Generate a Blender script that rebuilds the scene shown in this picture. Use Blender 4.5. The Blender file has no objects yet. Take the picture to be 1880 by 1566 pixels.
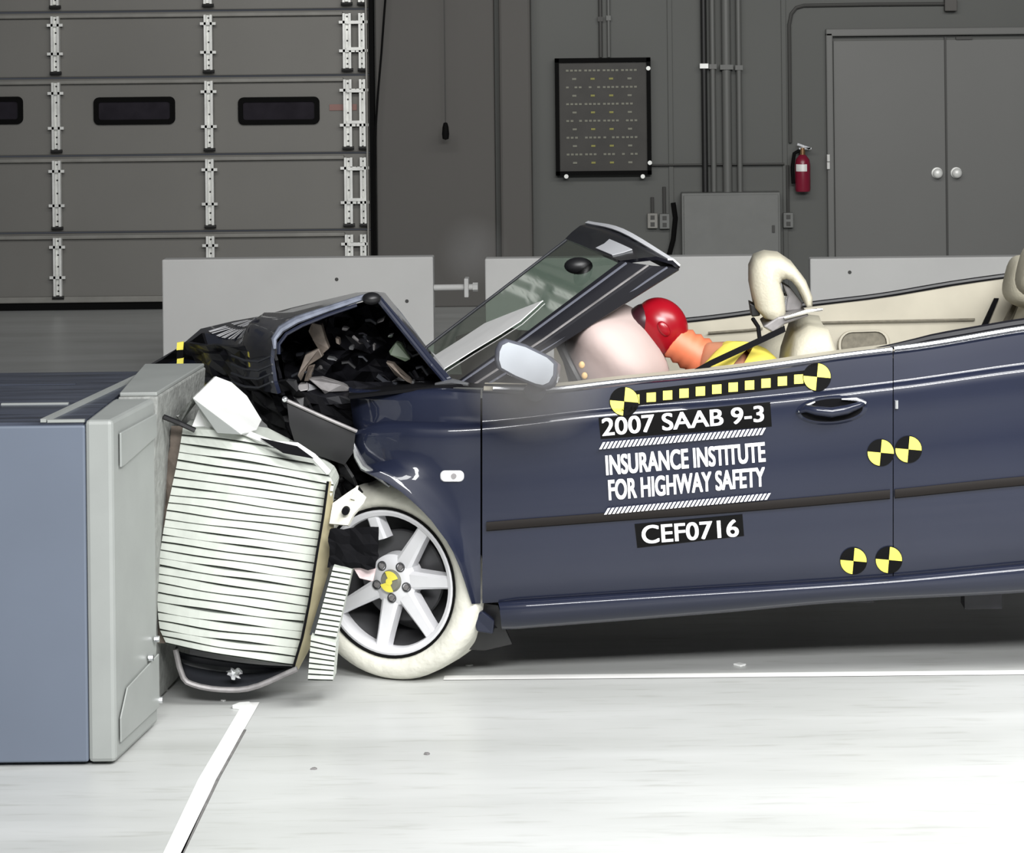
import bpy, bmesh, math, random
from mathutils import Vector, Matrix
random.seed(7)
SC = bpy.context.scene
COL = SC.collection
# ------------------------------------------------------------------ camera
F = 4900.0; CX = 1130.0; CY = 23.0; H = 2.13; RL = 0.011
cr, sr = math.cos(RL), math.sin(RL)
cam = bpy.data.cameras.new('camera'); cam_o = bpy.data.objects.new('camera', cam); COL.objects.link(cam_o)
cam.sensor_width = 36.0; cam.sensor_fit = 'HORIZONTAL'; cam.lens = 36.0*F/1880.0
cam.shift_x = -(CX-940)/1880.0; cam.shift_y = -(783-CY)/1880.0
cam.clip_end = 200
cam_o.matrix_world = Matrix.Translation((0, 0, H)) @ Matrix.Rotation(math.radians(90), 4, 'X') @ Matrix.Rotation(-RL, 4, 'Z')
SC.camera = cam_o
SC.view_settings.view_transform = 'Standard'; SC.view_settings.look = 'None'
SC.view_settings.gamma = 1.0; SC.view_settings.use_curve_mapping = False
SC.view_settings.exposure = 0.0
# ------------------------------------------------------------------ light
wd = bpy.data.worlds.new('hall_air'); SC.world = wd; wd.use_nodes = True
wd.node_tree.nodes['Background'].inputs[0].default_value = (0.80, 0.86, 1.0, 1)
wd.node_tree.nodes['Background'].inputs[1].default_value = 0.06
def area(name, loc, target, sx, sy, watts, col=(1, 1, 1), spread=180):
    l = bpy.data.lights.new(name, 'AREA'); l.shape = 'RECTANGLE'; l.size = sx; l.size_y = sy
    l.energy = watts; l.color = col; l.spread = math.radians(spread)
    o = bpy.data.objects.new(name, l); COL.objects.link(o); o.location = loc
    d = Vector(target)-Vector(loc)
    o.rotation_euler = d.to_track_quat('-Z', 'Y').to_euler()
    return o
area('light_bank_main', (2.9, 5.5, 4.3), (2.4, 7.0, 0), 4.8, 1.4, 340, (1.0, 1.0, 0.99), 140)
area('light_bank_front', (0.8, 0.4, 5.0), (0.5, 8.6, 0.3), 5.0, 1.2, 330, (1.0, 1.0, 1.0), 100)
area('wall_fill_rear', (0.5, 12.0, 4.6), (0.5, 19.0, 3.0), 9.0, 0.8, 100, (1.0, 0.98, 0.94), 90)  # unseen fill added to brighten the back wall

# ------------------------------------------------------------------ helpers
def W(px, py, Y):
    """point at distance Y from the camera plane seen at (px,py)"""
    dx, dy = px-CX, py-CY
    u = dx*cr-dy*sr; v = dx*sr+dy*cr
    return Vector((u*Y/F, Y, H-v*Y/F))
def WF(px, py, z=0.0):
    """floor point (height z) seen at (px,py)"""
    dx, dy = px-CX, py-CY
    v = dx*sr+dy*cr
    return W(px, py, F*(H-z)/v)
def mat(name, col, rough=0.5, metal=0.0, coat=0.0, noise=0.0, nscale=8.0, bump=0.0, bscale=40.0, spec=0.5, stretch=None):
    m = bpy.data.materials.new(name); m.use_nodes = True
    nt = m.node_tree; b = nt.nodes['Principled BSDF']
    b.inputs['Roughness'].default_value = rough; b.inputs['Metallic'].default_value = metal
    b.inputs['Coat Weight'].default_value = coat; b.inputs['Coat Roughness'].default_value = 0.04
    b.inputs['Specular IOR Level'].default_value = spec
    tc = nt.nodes.new('ShaderNodeTexCoord'); mp = nt.nodes.new('ShaderNodeMapping')
    nt.links.new(tc.outputs['Object'], mp.inputs[0])
    if stretch: mp.inputs['Scale'].default_value = stretch
    n = nt.nodes.new('ShaderNodeTexNoise'); n.inputs['Scale'].default_value = nscale; n.inputs['Detail'].default_value = 5
    nt.links.new(mp.outputs[0], n.inputs['Vector'])
    r = nt.nodes.new('ShaderNodeValToRGB')
    a = max(0.0, 1-noise); c = 1+noise
    r.color_ramp.elements[0].position = 0.3; r.color_ramp.elements[1].position = 0.7
    r.color_ramp.elements[0].color = (col[0]*a, col[1]*a, col[2]*a, 1)
    r.color_ramp.elements[1].color = (min(1, col[0]*c), min(1, col[1]*c), min(1, col[2]*c), 1)
    nt.links.new(n.outputs['Fac'], r.inputs[0]); nt.links.new(r.outputs[0], b.inputs['Base Color'])
    if bump:
        n2 = nt.nodes.new('ShaderNodeTexNoise'); n2.inputs['Scale'].default_value = bscale
        nt.links.new(tc.outputs['Object'], n2.inputs['Vector'])
        bp = nt.nodes.new('ShaderNodeBump'); bp.inputs['Strength'].default_value = bump; bp.inputs['Distance'].default_value = 0.01
        nt.links.new(n2.outputs['Fac'], bp.inputs['Height']); nt.links.new(bp.outputs[0], b.inputs['Normal'])
    return m
M = {}
M['paint'] = mat('navy_paint', (0.0105, 0.0135, 0.029), 0.42, 0.0, 0.62, 0.05, 3, spec=0.2)
M['black'] = mat('black_plastic', (0.008, 0.008, 0.009), 0.45, noise=0.2)
M['black_gloss'] = mat('black_gloss', (0.008, 0.008, 0.012), 0.22, 0, 0.2)
M['pillar'] = mat('pillar_black', (0.008, 0.008, 0.011), 0.5, spec=0.25)
M['hem'] = mat('hood_highlight_edge', (0.22, 0.24, 0.30), 0.28, 0.5, noise=0.3, nscale=25)  # lighter colour stands in for the highlight along the hood fold
M['silver'] = mat('highlight_silver', (0.72, 0.73, 0.76), 0.4, 0.1)  # pale colour stands in for highlights on the windscreen header
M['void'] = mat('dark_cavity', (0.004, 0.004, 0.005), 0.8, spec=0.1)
M['grey_plastic'] = mat('dark_grey_plastic', (0.03, 0.032, 0.038), 0.4, noise=0.15)
M['crumple'] = mat('crumpled_dark_metal', (0.012, 0.012, 0.015), 0.35, 0.3, noise=0.5, nscale=14)
M['chrome'] = mat('bright_metal', (0.75, 0.76, 0.78), 0.22, 0.9)
M['alloy'] = mat('alloy_silver', (0.74, 0.74, 0.76), 0.40, 0.1, noise=0.05)
M['rim_dark'] = mat('rim_barrel', (0.10, 0.10, 0.105), 0.45, 0.5, noise=0.2)
M['tire'] = mat('chalk_white_tire', (0.66, 0.65, 0.57), 0.65, noise=0.12, nscale=12, bump=0.3)
M['white_line'] = mat('white_tape', (0.85, 0.85, 0.83), 0.6, noise=0.05)
M['yellow'] = mat('target_yellow', (0.86, 0.76, 0.10), 0.55, noise=0.04)
M['tape_black'] = mat('tape_black', (0.004, 0.004, 0.004), 0.8, spec=0.1)
M['white_ink'] = mat('white_lettering', (0.88, 0.88, 0.9), 0.55)
M['beige'] = mat('beige_leather', (0.50, 0.47, 0.37), 0.55, noise=0.06, bump=0.15, bscale=120)
M['beige_trim'] = mat('beige_trim', (0.44, 0.41, 0.33), 0.6, noise=0.06)
M['beige_dark'] = mat('beige_grille', (0.16, 0.145, 0.11), 0.7, noise=0.2, nscale=60)
M['airbag'] = mat('airbag_cloth', (0.50, 0.40, 0.375), 0.85, noise=0.06, nscale=3, bump=0.3, bscale=10)
M['red'] = mat('dummy_head_red', (0.27, 0.003, 0.010), 0.28, noise=0.1)
M['red_dark'] = mat('dummy_cap_dark', (0.03, 0.006, 0.01), 0.4)
M['orange'] = mat('dummy_neck_orange', (0.62, 0.17, 0.08), 0.5, noise=0.12, nscale=14)
M['shirt'] = mat('yellow_shirt', (0.78, 0.66, 0.10), 0.8, noise=0.1)
M['skin'] = mat('dummy_vinyl', (0.55, 0.24, 0.14), 0.5, noise=0.05)
M['belt'] = mat('belt_webbing', (0.005, 0.005, 0.006), 0.8, spec=0.1)
M['honey'] = mat('honeycomb_aluminium', (0.54, 0.57, 0.52), 0.5, 0.0, noise=0.06, nscale=20)
M['groove'] = mat('honeycomb_gap', (0.09, 0.10, 0.09), 0.8)
M['sheet'] = mat('bent_white_sheet', (0.80, 0.81, 0.79), 0.45, noise=0.05)
M['khaki'] = mat('glued_cladding', (0.36, 0.32, 0.20), 0.6, noise=0.2, nscale=10)
M['barrier_blue'] = mat('barrier_blue_paint', (0.120, 0.143, 0.186), 0.5, noise=0.05, nscale=2)
M['barrier_dark'] = mat('barrier_top_plate', (0.07, 0.08, 0.11), 0.32, 0.3, noise=0.5, nscale=5, stretch=(0.5, 6, 1))
M['plate'] = mat('barrier_grey_plate', (0.285, 0.30, 0.288), 0.5, noise=0.06, nscale=5, bump=0.1, bscale=8)
M['plate2'] = mat('barrier_rough_plate', (0.25, 0.258, 0.245), 0.7, noise=0.2, nscale=30, bump=0.4, bscale=60)
M['wall'] = mat('wall_grey', (0.108, 0.112, 0.106), 0.7, noise=0.06, nscale=0.6)
M['wall_warm'] = mat('wall_warm_grey', (0.096, 0.092, 0.086), 0.7, noise=0.06, nscale=0.6)
M['door_grey'] = mat('door_grey', (0.15, 0.152, 0.146), 0.55, noise=0.06, nscale=0.7)
M['garage'] = mat('garage_grey', (0.19, 0.186, 0.172), 0.6, noise=0.07, nscale=0.8)
M['garage_rail'] = mat('garage_rail', (0.25, 0.245, 0.225), 0.5, noise=0.1)
M['galv'] = mat('galvanised', (0.86, 0.87, 0.84), 0.4, 0.15, noise=0.12, nscale=10)
M['pane'] = mat('dark_pane', (0.025, 0.022, 0.028), 0.12, noise=0.2)
M['block'] = mat('white_concrete', (0.60, 0.60, 0.585), 0.7, noise=0.04, nscale=2)
M['pipe'] = mat('pipe_grey', (0.125, 0.128, 0.122), 0.5)
M['pipe_dark'] = mat('pipe_dark', (0.012, 0.012, 0.012), 0.5)
M['conduit'] = mat('conduit_dark', (0.055, 0.055, 0.052), 0.6)
M['cabinet'] = mat('cabinet_grey', (0.16, 0.165, 0.158), 0.5, noise=0.05)
M['board'] = mat('board_dark', (0.04, 0.038, 0.034), 0.6, noise=0.2, nscale=6)
M['mark'] = mat('board_mark', (0.20, 0.20, 0.16), 0.6)
M['mark_y'] = mat('board_mark_yellow', (0.26, 0.25, 0.06), 0.6)
M['ext_red'] = mat('extinguisher_red', (0.20, 0.01, 0.03), 0.3)
M['brass'] = mat('extinguisher_valve', (0.24, 0.13, 0.06), 0.35, 0.6)
M['rust'] = mat('dull_brown', (0.14, 0.115, 0.095), 0.6, noise=0.4, nscale=20)
M['grey_part'] = mat('dull_grey_part', (0.22, 0.21, 0.21), 0.5, 0.3, noise=0.3, nscale=20)
M['lens'] = mat('signal_lens', (0.85, 0.85, 0.85), 0.2)
M['mirror'] = mat('mirror_pale_reflection', (0.50, 0.53, 0.57), 0.3, 0.2, noise=0.05)  # light grey put in place of a pale reflection
M['mirror_shell'] = mat('mirror_shell', (0.10, 0.105, 0.13), 0.35, 0, 0.4)
M['green'] = mat('green_film', (0.10, 0.13, 0.09), 0.4)
M['red_tag'] = mat('red_tag', (0.30, 0.17, 0.15), 0.7)

# floor: pale epoxy with streaks and scuffs
def floor_mat():
    m = mat('epoxy_floor', (0.56, 0.57, 0.56), 0.36, noise=0.0, spec=0.35)
    nt = m.node_tree; b = nt.nodes['Principled BSDF']
    tc = nt.nodes.new('ShaderNodeTexCoord')
    def noise(scale, sc, det=6):
        mp = nt.nodes.new('ShaderNodeMapping'); mp.inputs['Scale'].default_value = scale
        nt.links.new(tc.outputs['Object'], mp.inputs[0])
        n = nt.nodes.new('ShaderNodeTexNoise'); n.inputs['Scale'].default_value = sc; n.inputs['Detail'].default_value = det
        nt.links.new(mp.outputs[0], n.inputs['Vector']); return n
    n1 = noise((0.5, 3.0, 1), 1.3); n2 = noise((2.0, 16.0, 1), 2.2)
    r1 = nt.nodes.new('ShaderNodeValToRGB'); r1.color_ramp.elements[0].position = 0.3; r1.color_ramp.elements[1].position = 0.68
    r1.color_ramp.elements[0].color = (0.42, 0.43, 0.415, 1); r1.color_ramp.elements[1].color = (0.54, 0.55, 0.54, 1)
    r2 = nt.nodes.new('ShaderNodeValToRGB'); r2.color_ramp.elements[0].position = 0.28; r2.color_ramp.elements[1].position = 0.45
    r2.color_ramp.elements[0].color = (0.84, 0.84, 0.82, 1); r2.color_ramp.elements[1].color = (1, 1, 1, 1)
    mx = nt.nodes.new('ShaderNodeMix'); mx.data_type = 'RGBA'; mx.blend_type = 'MULTIPLY'; mx.inputs[0].default_value = 1
    nt.links.new(n1.outputs['Fac'], r1.inputs[0]); nt.links.new(n2.outputs['Fac'], r2.inputs[0])
    nt.links.new(r1.outputs[0], mx.inputs[6]); nt.links.new(r2.outputs[0], mx.inputs[7])
    nt.links.new(mx.outputs[2], b.inputs['Base Color'])
    return m
M['floor'] = floor_mat()
def glass_mat(name, tint, refl_rough=0.03, ior=1.5):
    m = bpy.data.materials.new(name); m.use_nodes = True; nt = m.node_tree
    nt.nodes.remove(nt.nodes['Principled BSDF']); out = nt.nodes['Material Output']
    t = nt.nodes.new('ShaderNodeBsdfTransparent'); t.inputs[0].default_value = (*tint, 1)
    g = nt.nodes.new('ShaderNodeBsdfGlossy'); g.inputs['Roughness'].default_value = refl_rough
    fr = nt.nodes.new('ShaderNodeFresnel'); fr.inputs[0].default_value = ior
    mx = nt.nodes.new('ShaderNodeMixShader')
    nt.links.new(fr.outputs[0], mx.inputs[0]); nt.links.new(t.outputs[0], mx.inputs[1]); nt.links.new(g.outputs[0], mx.inputs[2])
    nt.links.new(mx.outputs[0], out.inputs[0]); return m
M['glass'] = glass_mat('windscreen_glass', (0.42, 0.56, 0.46))

class MB:
    def __init__(s): s.v = []; s.f = []; s.m = []
    def face(s, pts, mi=0):
        i = len(s.v); s.v += [Vector(p) for p in pts]; s.f.append(list(range(i, i+len(pts)))); s.m.append(mi); return s
    def grid(s, g, mi=0, closed_u=False, closed_v=False):
        i0 = len(s.v); nr = len(g); nc = len(g[0])
        for r in g: s.v += [Vector(p) for p in r]
        for r in range(nr if closed_u else nr-1):
            for c in range(nc if closed_v else nc-1):
                r2 = (r+1) % nr; c2 = (c+1) % nc
                s.f.append([i0+r*nc+c, i0+r*nc+c2, i0+r2*nc+c2, i0+r2*nc+c])
                s.m.append(mi[r] if isinstance(mi, list) else mi)
        return s
    def box(s, c, d, R=None, mi=0):
        c = Vector(c); i0 = len(s.v)
        for z in (-1, 1):
            for x, y in ((-1, -1), (1, -1), (1, 1), (-1, 1)):
                p = Vector((x*d[0]/2, y*d[1]/2, z*d[2]/2))
                s.v.append(c+(R @ p if R else p))
        for q in ((0, 3, 2, 1), (4, 5, 6, 7), (0, 1, 5, 4), (1, 2, 6, 5), (2, 3, 7, 6), (3, 0, 4, 7)):
            s.f.append([i0+k for k in q]); s.m.append(mi)
        return s
    def prism(s, pts, vec, mi=0):
        """pts polygon extruded along vec"""
        i0 = len(s.v); n = len(pts); vec = Vector(vec)
        s.v += [Vector(p) for p in pts]; s.v += [Vector(p)+vec for p in pts]
        s.f.append([i0+k for k in range(n)][::-1]); s.f.append([i0+n+k for k in range(n)]); s.m += [mi, mi]
        for k in range(n):
            s.f.append([i0+k, i0+(k+1) % n, i0+n+(k+1) % n, i0+n+k]); s.m.append(mi)
        return s
    def tube(s, pts, r, n=8, mi=0, cap=True):
        pts = [Vector(p) for p in pts]; rings = []
        prev = None
        for k, p in enumerate(pts):
            a = pts[max(0, k-1)]; b = pts[min(len(pts)-1, k+1)]
            t = (b-a).normalized()
            if prev is None:
                ref = Vector((0, 0, 1)) if abs(t.z) < 0.9 else Vector((1, 0, 0))
            else: ref = prev
            x = (ref-t*ref.dot(t)).normalized(); y = t.cross(x); prev = x
            rr = r[k] if isinstance(r, (list, tuple)) else r
            rings.append([p+x*rr*math.cos(2*math.pi*j/n)+y*rr*math.sin(2*math.pi*j/n) for j in range(n)])
        s.grid(rings, mi, closed_v=True)
        if cap: s.face(rings[0], mi); s.face(rings[-1], mi)
        return s
    def lathe(s, prof, Mx, n=48, mi=0, a0=0, a1=None):
        """prof list of (radius, axial); axis = local z of Mx"""
        full = a1 is None; a1 = 2*math.pi if full else a1
        cols = n if full else n+1
        g = []
        for r, h in prof:
            g.append([Mx @ Vector((r*math.cos(a0+(a1-a0)*j/n), r*math.sin(a0+(a1-a0)*j/n), h)) for j in range(cols)])
        return s.grid(g, mi, closed_v=full)
    def ellipsoid(s, c, rad, R=None, nu=16, nv=24, mi=0, fn=None):
        c = Vector(c); g = []
        for i in range(nu+1):
            th = math.pi*(i/nu); row = []
            for j in range(nv):
                ph = 2*math.pi*j/nv
                p = Vector((math.sin(th)*math.cos(ph), math.sin(th)*math.sin(ph), math.cos(th)))
                if fn: p = fn(p)
                q = Vector((p.x*rad[0], p.y*rad[1], p.z*rad[2]))
                row.append(c+(R @ q if R else q))
            g.append(row)
        return s.grid(g, mi, closed_v=True)
    def build(s, name, mats, parent=None, smooth=False, origin=None, bevel=0, solid=0, subsurf=0, angle=40):
        if parent is not None:
            root = parent
            while root.parent: root = root.parent
            org = Vector(root.location); loc = Vector((0, 0, 0))
        else:
            if origin is None:
                xs = [p.x for p in s.v]; ys = [p.y for p in s.v]; zs = [p.z for p in s.v]
                origin = ((min(xs)+max(xs))/2, (min(ys)+max(ys))/2, min(zs))
            org = Vector(origin); loc = org
        me = bpy.data.meshes.new(name)
        me.from_pydata([tuple(p-org) for p in s.v], [], s.f)
        if not isinstance(mats, (list, tuple)): mats = [mats]
        for mm in mats: me.materials.append(mm)
        for p, k in zip(me.polygons, s.m): p.material_index = k
        bm = bmesh.new(); bm.from_mesh(me); bmesh.ops.remove_doubles(bm, verts=bm.verts, dist=1e-5)
        bmesh.ops.recalc_face_normals(bm, faces=bm.faces); bm.to_mesh(me); bm.free()
        o = bpy.data.objects.new(name, me); COL.objects.link(o); o.location = loc
        if parent is not None: o.parent = parent
        if smooth:
            for p in me.polygons: p.use_smooth = True
        if solid:
            md = o.modifiers.new('thickness', 'SOLIDIFY'); md.thickness = solid; md.offset = 0
        if bevel:
            md = o.modifiers.new('bevel', 'BEVEL'); md.width = bevel; md.segments = 2; md.limit_method = 'ANGLE'
        if subsurf:
            md = o.modifiers.new('subsurf', 'SUBSURF'); md.levels = subsurf; md.render_levels = subsurf
        if smooth and not subsurf:
            md = o.modifiers.new('edges', 'EDGE_SPLIT'); md.split_angle = math.radians(angle)
        return o
def thing(name, loc, label=None, cat=None, group=None):
    o = bpy.data.objects.new(name, None); COL.objects.link(o); o.location = loc; o.empty_display_size = 0.1
    if label: tag(o, label, cat, group)
    return o
def tag(o, label, cat, group=None, kind=None):
    o['label'] = label; o['category'] = cat
    if group: o['group'] = group
    if kind: o['kind'] = kind
    return o
def struct(o, label=None):
    o['kind'] = 'structure'
    if label: o['label'] = label
    return o
def cat_interp(pts):
    xs = [p[0] for p in pts]; ys = [p[1] for p in pts]; n = len(xs)
    ms = []
    for i in range(n):
        a = max(0, i-1); b = min(n-1, i+1); ms.append((ys[b]-ys[a])/(xs[b]-xs[a]))
    def f(x):
        if x <= xs[0]: return ys[0]+ms[0]*(x-xs[0])
        if x >= xs[-1]: return ys[-1]+ms[-1]*(x-xs[-1])
        i = 0
        while x > xs[i+1]: i += 1
        h = xs[i+1]-xs[i]; t = (x-xs[i])/h
        return (2*t**3-3*t*t+1)*ys[i]+(t**3-2*t*t+t)*h*ms[i]+(-2*t**3+3*t*t)*ys[i+1]+(t**3-t*t)*h*ms[i+1]
    return f
def lerp(a, b, t): return a+(b-a)*t

# ================================================================== SETTING
YW = 19.5
fl = MB().grid([[(-14, -1, 0), (16, -1, 0)], [(-14, YW+0.3, 0), (16, YW+0.3, 0)]]).build('floor', M['floor'], origin=(0, 0, 0)); struct(fl)
wp = lambda px, py, dy=0.0: W(px, py, YW-dy)
XG = wp(683, 300).x          # right edge of the garage opening
X1 = wp(910, 300).x; X2 = wp(978, 300).x
bw = MB()
bw.box(((XG+16)/2, YW+0.1, 2.5), (16-XG, 0.2, 5.0))
bw.box(((XG-14)/2, YW+0.1, 4.4), (XG+14, 0.2, 1.2))
bw.box((-11.5, YW+0.1, 1.9), (5, 0.2, 3.8))
wb = bw.build('wall_back', M['wall']); struct(wb)
t = MB().box(((XG+0.04+X1)/2, YW-0.04, 2.5), (X1-XG-0.04, 0.08, 5.0)).build('trim_1', M['wall_warm'], bevel=0.01); struct(t)
t = MB().box(((X1+0.04+X2)/2, YW-0.09, 2.5), (X2-X1-0.04, 0.18, 5.0)).build('trim_2', M['wall_warm'], bevel=0.02); struct(t)
X3 = wp(1232, 300).x
for k, xx in enumerate((X3, wp(1441, 300).x)):
    t = MB().box((xx, YW-0.008, 2.5), (0.035, 0.016, 5.0)).build('trim_%d' % (k+3), M['wall'], bevel=0.004); struct(t)

# ---- garage door
gd = thing('door_1', (wp(300, 560).x, YW, 0)); struct(gd, 'grey sectional garage door with dark slot windows')
joints = [wp(340, y).z for y in (20, 141, 284, 425, 552)]
zs = [joints[0]+0.56]+joints
for k in range(len(zs)-1):
    a, b = zs[k+1], zs[k]
    MB().box(((XG-9.0)/2, YW+0.02, (a+b)/2), (XG+9.0, 0.05, b-a-0.012)).build('door_section', M['garage'], gd, bevel=0.008)
    MB().box(((XG-9.0)/2-0.1, YW-0.02, b-0.03), (XG+8.8, 0.05, 0.03)).build('section_rail', M['garage_rail'], gd, bevel=0.008)
MB().box(((XG-9.0)/2, YW-0.02, joints[-1]+0.02), (XG+9.0, 0.05, 0.045)).build('bottom_rail', M['garage_rail'], gd, bevel=0.008)
MB().box(((XG-9.0)/2, YW+0.01, joints[-1]/2), (XG+9.0, 0.06, max(0.01, joints[-1]-0.008))).build('bottom_seal', M['tape_black'], gd)
MB().box((XG+0.01, YW-0.03, 2.0), (0.035, 0.1, 4.0)).build('side_seal', M['tape_black'], gd)
MB().box((XG-0.025, YW-0.06, 2.0), (0.012, 0.05, 4.0)).build('side_track', M['garage_rail'], gd)
def hinge_strip(px, z0, z1, w=0.055):
    x = wp(px, 280).x; m = MB()
    h = z1-z0; zc = (z0+z1)/2
    m.box((x-w/2+0.008, YW-0.055, zc), (0.016, 0.05, h)); m.box((x+w/2-0.008, YW-0.055, zc), (0.016, 0.05, h))
    m.box((x, YW-0.04, zc), (w, 0.012, h*0.98))
    for q in (0.16, 0.68):
        m.box((x, YW-0.07, z1-h*q), (w*1.9, 0.02, 0.02))
    m.tube([(x-w*0.7, YW-0.06, z0-0.012), (x+w*0.7, YW-0.06, z0-0.012)], 0.013, mi=1)
    for q in (0.06, 0.3, 0.5, 0.82, 0.92): m.tube([(x, YW-0.048, z1-h*q), (x, YW-0.036, z1-h*q)], 0.007, mi=1)
    m.build('hinge_stile', [M['galv'], M['pipe_dark']], gd)
for px in (107, 387, 641, 668):
    for k in range(len(zs)-1):
        hinge_strip(px if k < 4 or px < 660 else px-1, zs[k+1]+0.05, zs[k]-0.03, 0.06 if px < 660 else 0.045)
for k in range(len(zs)-1):
    h = zs[k]-zs[k+1]
    for q in (0.2, 0.6): MB().box((wp(655, 280).x, YW-0.08, zs[k]-h*q), (0.12, 0.016, 0.022)).build('roller_bracket', M['galv'], gd)
def rrect(cx, cz, w, h, r, n=5):
    pts = []
    for (sx, sz, a) in ((1, 1, 0), (-1, 1, 90), (-1, -1, 180), (1, -1, 270)):
        for k in range(n+1):
            t = math.radians(a+90*k/n)
            pts.append((cx+sx*(w/2-r)+r*math.cos(t), cz+sz*(h/2-r)+r*math.sin(t)))
    return pts
for px0, px1 in ((-110, 43), (173, 322), (438, 587)):
    a = wp(px0, 203); b = wp(px1, 203); zc = (a.z+b.z)/2; w = b.x-a.x; xc = (a.x+b.x)/2
    out = rrect(xc, zc, w, 0.2, 0.04); inn = rrect(xc, zc, w-0.07, 0.13, 0.02)
    m = MB()
    m.grid([[(x, YW-0.006, z) for x, z in out], [(x, YW-0.03, z) for x, z in out], [(x, YW-0.03, z) for x, z in inn], [(x, YW-0.008, z) for x, z in inn]], closed_v=True)
    fr = m.build('window_frame', M['tape_black'], gd)
    MB().prism([(x, YW-0.012, z) for x, z in inn], (0, 0.004, 0)).build('window_pane', M['pane'], fr)
MB().box(wp(630, 197, 0.012), (0.2, 0.006, 0.045)).build('red_tag', M['red_tag'], gd)
# ---- right double door
dd = thing('door_2', (wp(1737, 500).x, YW, 0)); struct(dd, 'grey steel double door with round knobs')
xl = wp(1524, 300).x; xm = wp(1737, 300).x; xr = xm+(xm-xl); zt = wp(1700, 58).z
m = MB()
for xx in (xl, xr): m.box((xx, YW-0.03, zt/2), (0.05, 0.06, zt))
m.box((xm, YW-0.03, zt), (xr-xl+0.05, 0.06, 0.055))
m.build('door_frame', M['door_grey'], dd, bevel=0.008)
for a, b in ((xl+0.03, xm-0.006), (xm+0.006, xr-0.03)):
    lf = MB().box(((a+b)/2, YW-0.012, zt/2-0.02), (b-a, 0.024, zt-0.08)).build('door_leaf', M['door_grey'], dd, bevel=0.004)
    s = 1 if a > xm-0.1 else -1
    c = Vector((xm+s*0.07, YW-0.024, wp(1735, 317).z))
    Mx = Matrix.Translation(c) @ Matrix.Rotation(math.radians(90), 4, 'X')
    MB().lathe([(0.0, 0.075), (0.02, 0.074), (0.034, 0.062), (0.036, 0.05), (0.02, 0.036), (0.014, 0.02), (0.014, 0.01), (0.04, 0.008), (0.042, 0)], Mx, 20).build('door_knob', M['galv'], lf, smooth=True)
MB().box((xm-0.006+0.006, YW-0.02, zt/2), (0.012, 0.02, zt-0.08)).build('center_gap', M['conduit'], dd)
for k in range(2):
    MB().tube([wp(1521, 290+14*k, 0.07)+Vector((0, 0, -0.025)), wp(1521, 290+14*k, 0.07)+Vector((0, 0, 0.025))], 0.012).build('hinge', M['galv'], dd, smooth=True)
MB().box(wp(1770, 70, 0.03), (0.12, 0.02, 0.02)).build('strike_bracket', M['conduit'], dd)

# ---- wall furniture
bd = thing('marker_board', wp(1108, 320, 0.05), 'dark square board with rows of small pale and yellow marks on the grey wall', 'board')
bc = (wp(1020, 212), wp(1195, 212)); zt_, zb_ = wp(1108, 106).z, wp(1108, 320).z
xc = (bc[0].x+bc[1].x)/2; bwid = bc[1].x-bc[0].x; bh = zt_-zb_; zc = (zt_+zb_)/2
m_board = MB().box((xc, YW-0.05, zc), (bwid, 0.06, bh))
m = MB()
for s in (-1, 1):
    m.box((xc+s*(bwid/2-0.015), YW-0.09, zc), (0.03, 0.03, bh)); m.box((xc, YW-0.09, zc+s*(bh/2-0.015)), (bwid, 0.03, 0.03))
m.build('board_frame', M['tape_black'], bd)
for r in range(12):
    for c in range(4):
        x0 = xc-bwid/2+0.09+c*(bwid-0.16)/4
        if r % 2 == 0:
            for q in range(4):
                if random.random() < 0.85:
                    m_board.box((x0+q*0.031, YW-0.083, zt_-0.09-r*(bh-0.15)/11.5), (0.02, 0.006, 0.014), mi=1)
        else:
            m_board.box((x0+0.05, YW-0.083, zt_-0.09-r*(bh-0.15)/11.5), (0.03, 0.006, 0.014), mi=2 if c in (1, 2) else 1)
m_board.build('board_panel', [M['board'], M['mark'], M['mark_y']], bd)
for px, py in ((1190, 125), (1193, 298), (1040, 323), (1180, 323)):
    p = wp(px, py, 0.06); MB().tube([p, p+Vector((0, -0.06, 0))], 0.016, 10).build('corner_bolt', M['galv'], bd)
def pipe(name, px, py0, py1, r, m, label, dy=0.05, group=None, cat='pipe', clampy=None):
    a = wp(px, py0, dy); b = wp(px, py1, dy); a.x = b.x
    t = thing(name, (b.x, b.y, b.z), label, cat, group)
    MB().tube([a, b], r, 12).build('pipe_run', m, t, smooth=True)
    if clampy:
        c = wp(px, clampy, dy); c.x = b.x
        MB().box((c.x, c.y, c.z), (r*2.8, r*2.6, 0.035)).build('pipe_clamp', m if m is not M['pipe_dark'] else M['galv'], t)
    return t
pipe('wall_pipe', 1295, -260, 352, 0.022, M['pipe_dark'], 'black vertical pipe running down to the grey cabinet, leftmost of four', 0.06, 'pipes above the cabinet', clampy=121)
pipe('wall_pipe', 1311, -260, 352, 0.02, M['pipe'], 'thin grey vertical pipe beside the black pipe above the cabinet', 0.06, 'pipes above the cabinet', clampy=122)
pipe('wall_pipe', 1336, -260, 352, 0.034, M['pipe'], 'thickest grey vertical pipe in the middle of the row above the cabinet', 0.06, 'pipes above the cabinet', clampy=123)
pipe('wall_pipe', 1359, -260, 352, 0.02, M['pipe'], 'thin grey vertical pipe at the right end of the row above the cabinet', 0.06, 'pipes above the cabinet', clampy=124)
pipe('conduit', 1103, -260, 105, 0.014, M['conduit'], 'thin dark conduit dropping to the marker board, left of two', 0.03, 'conduits above the marker board', 'conduit', 35)
pipe('conduit', 1118, -260, 105, 0.012, M['pipe'], 'thin grey conduit dropping to the marker board, right of two', 0.03, 'conduits above the marker board', 'conduit', 33)
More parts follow.
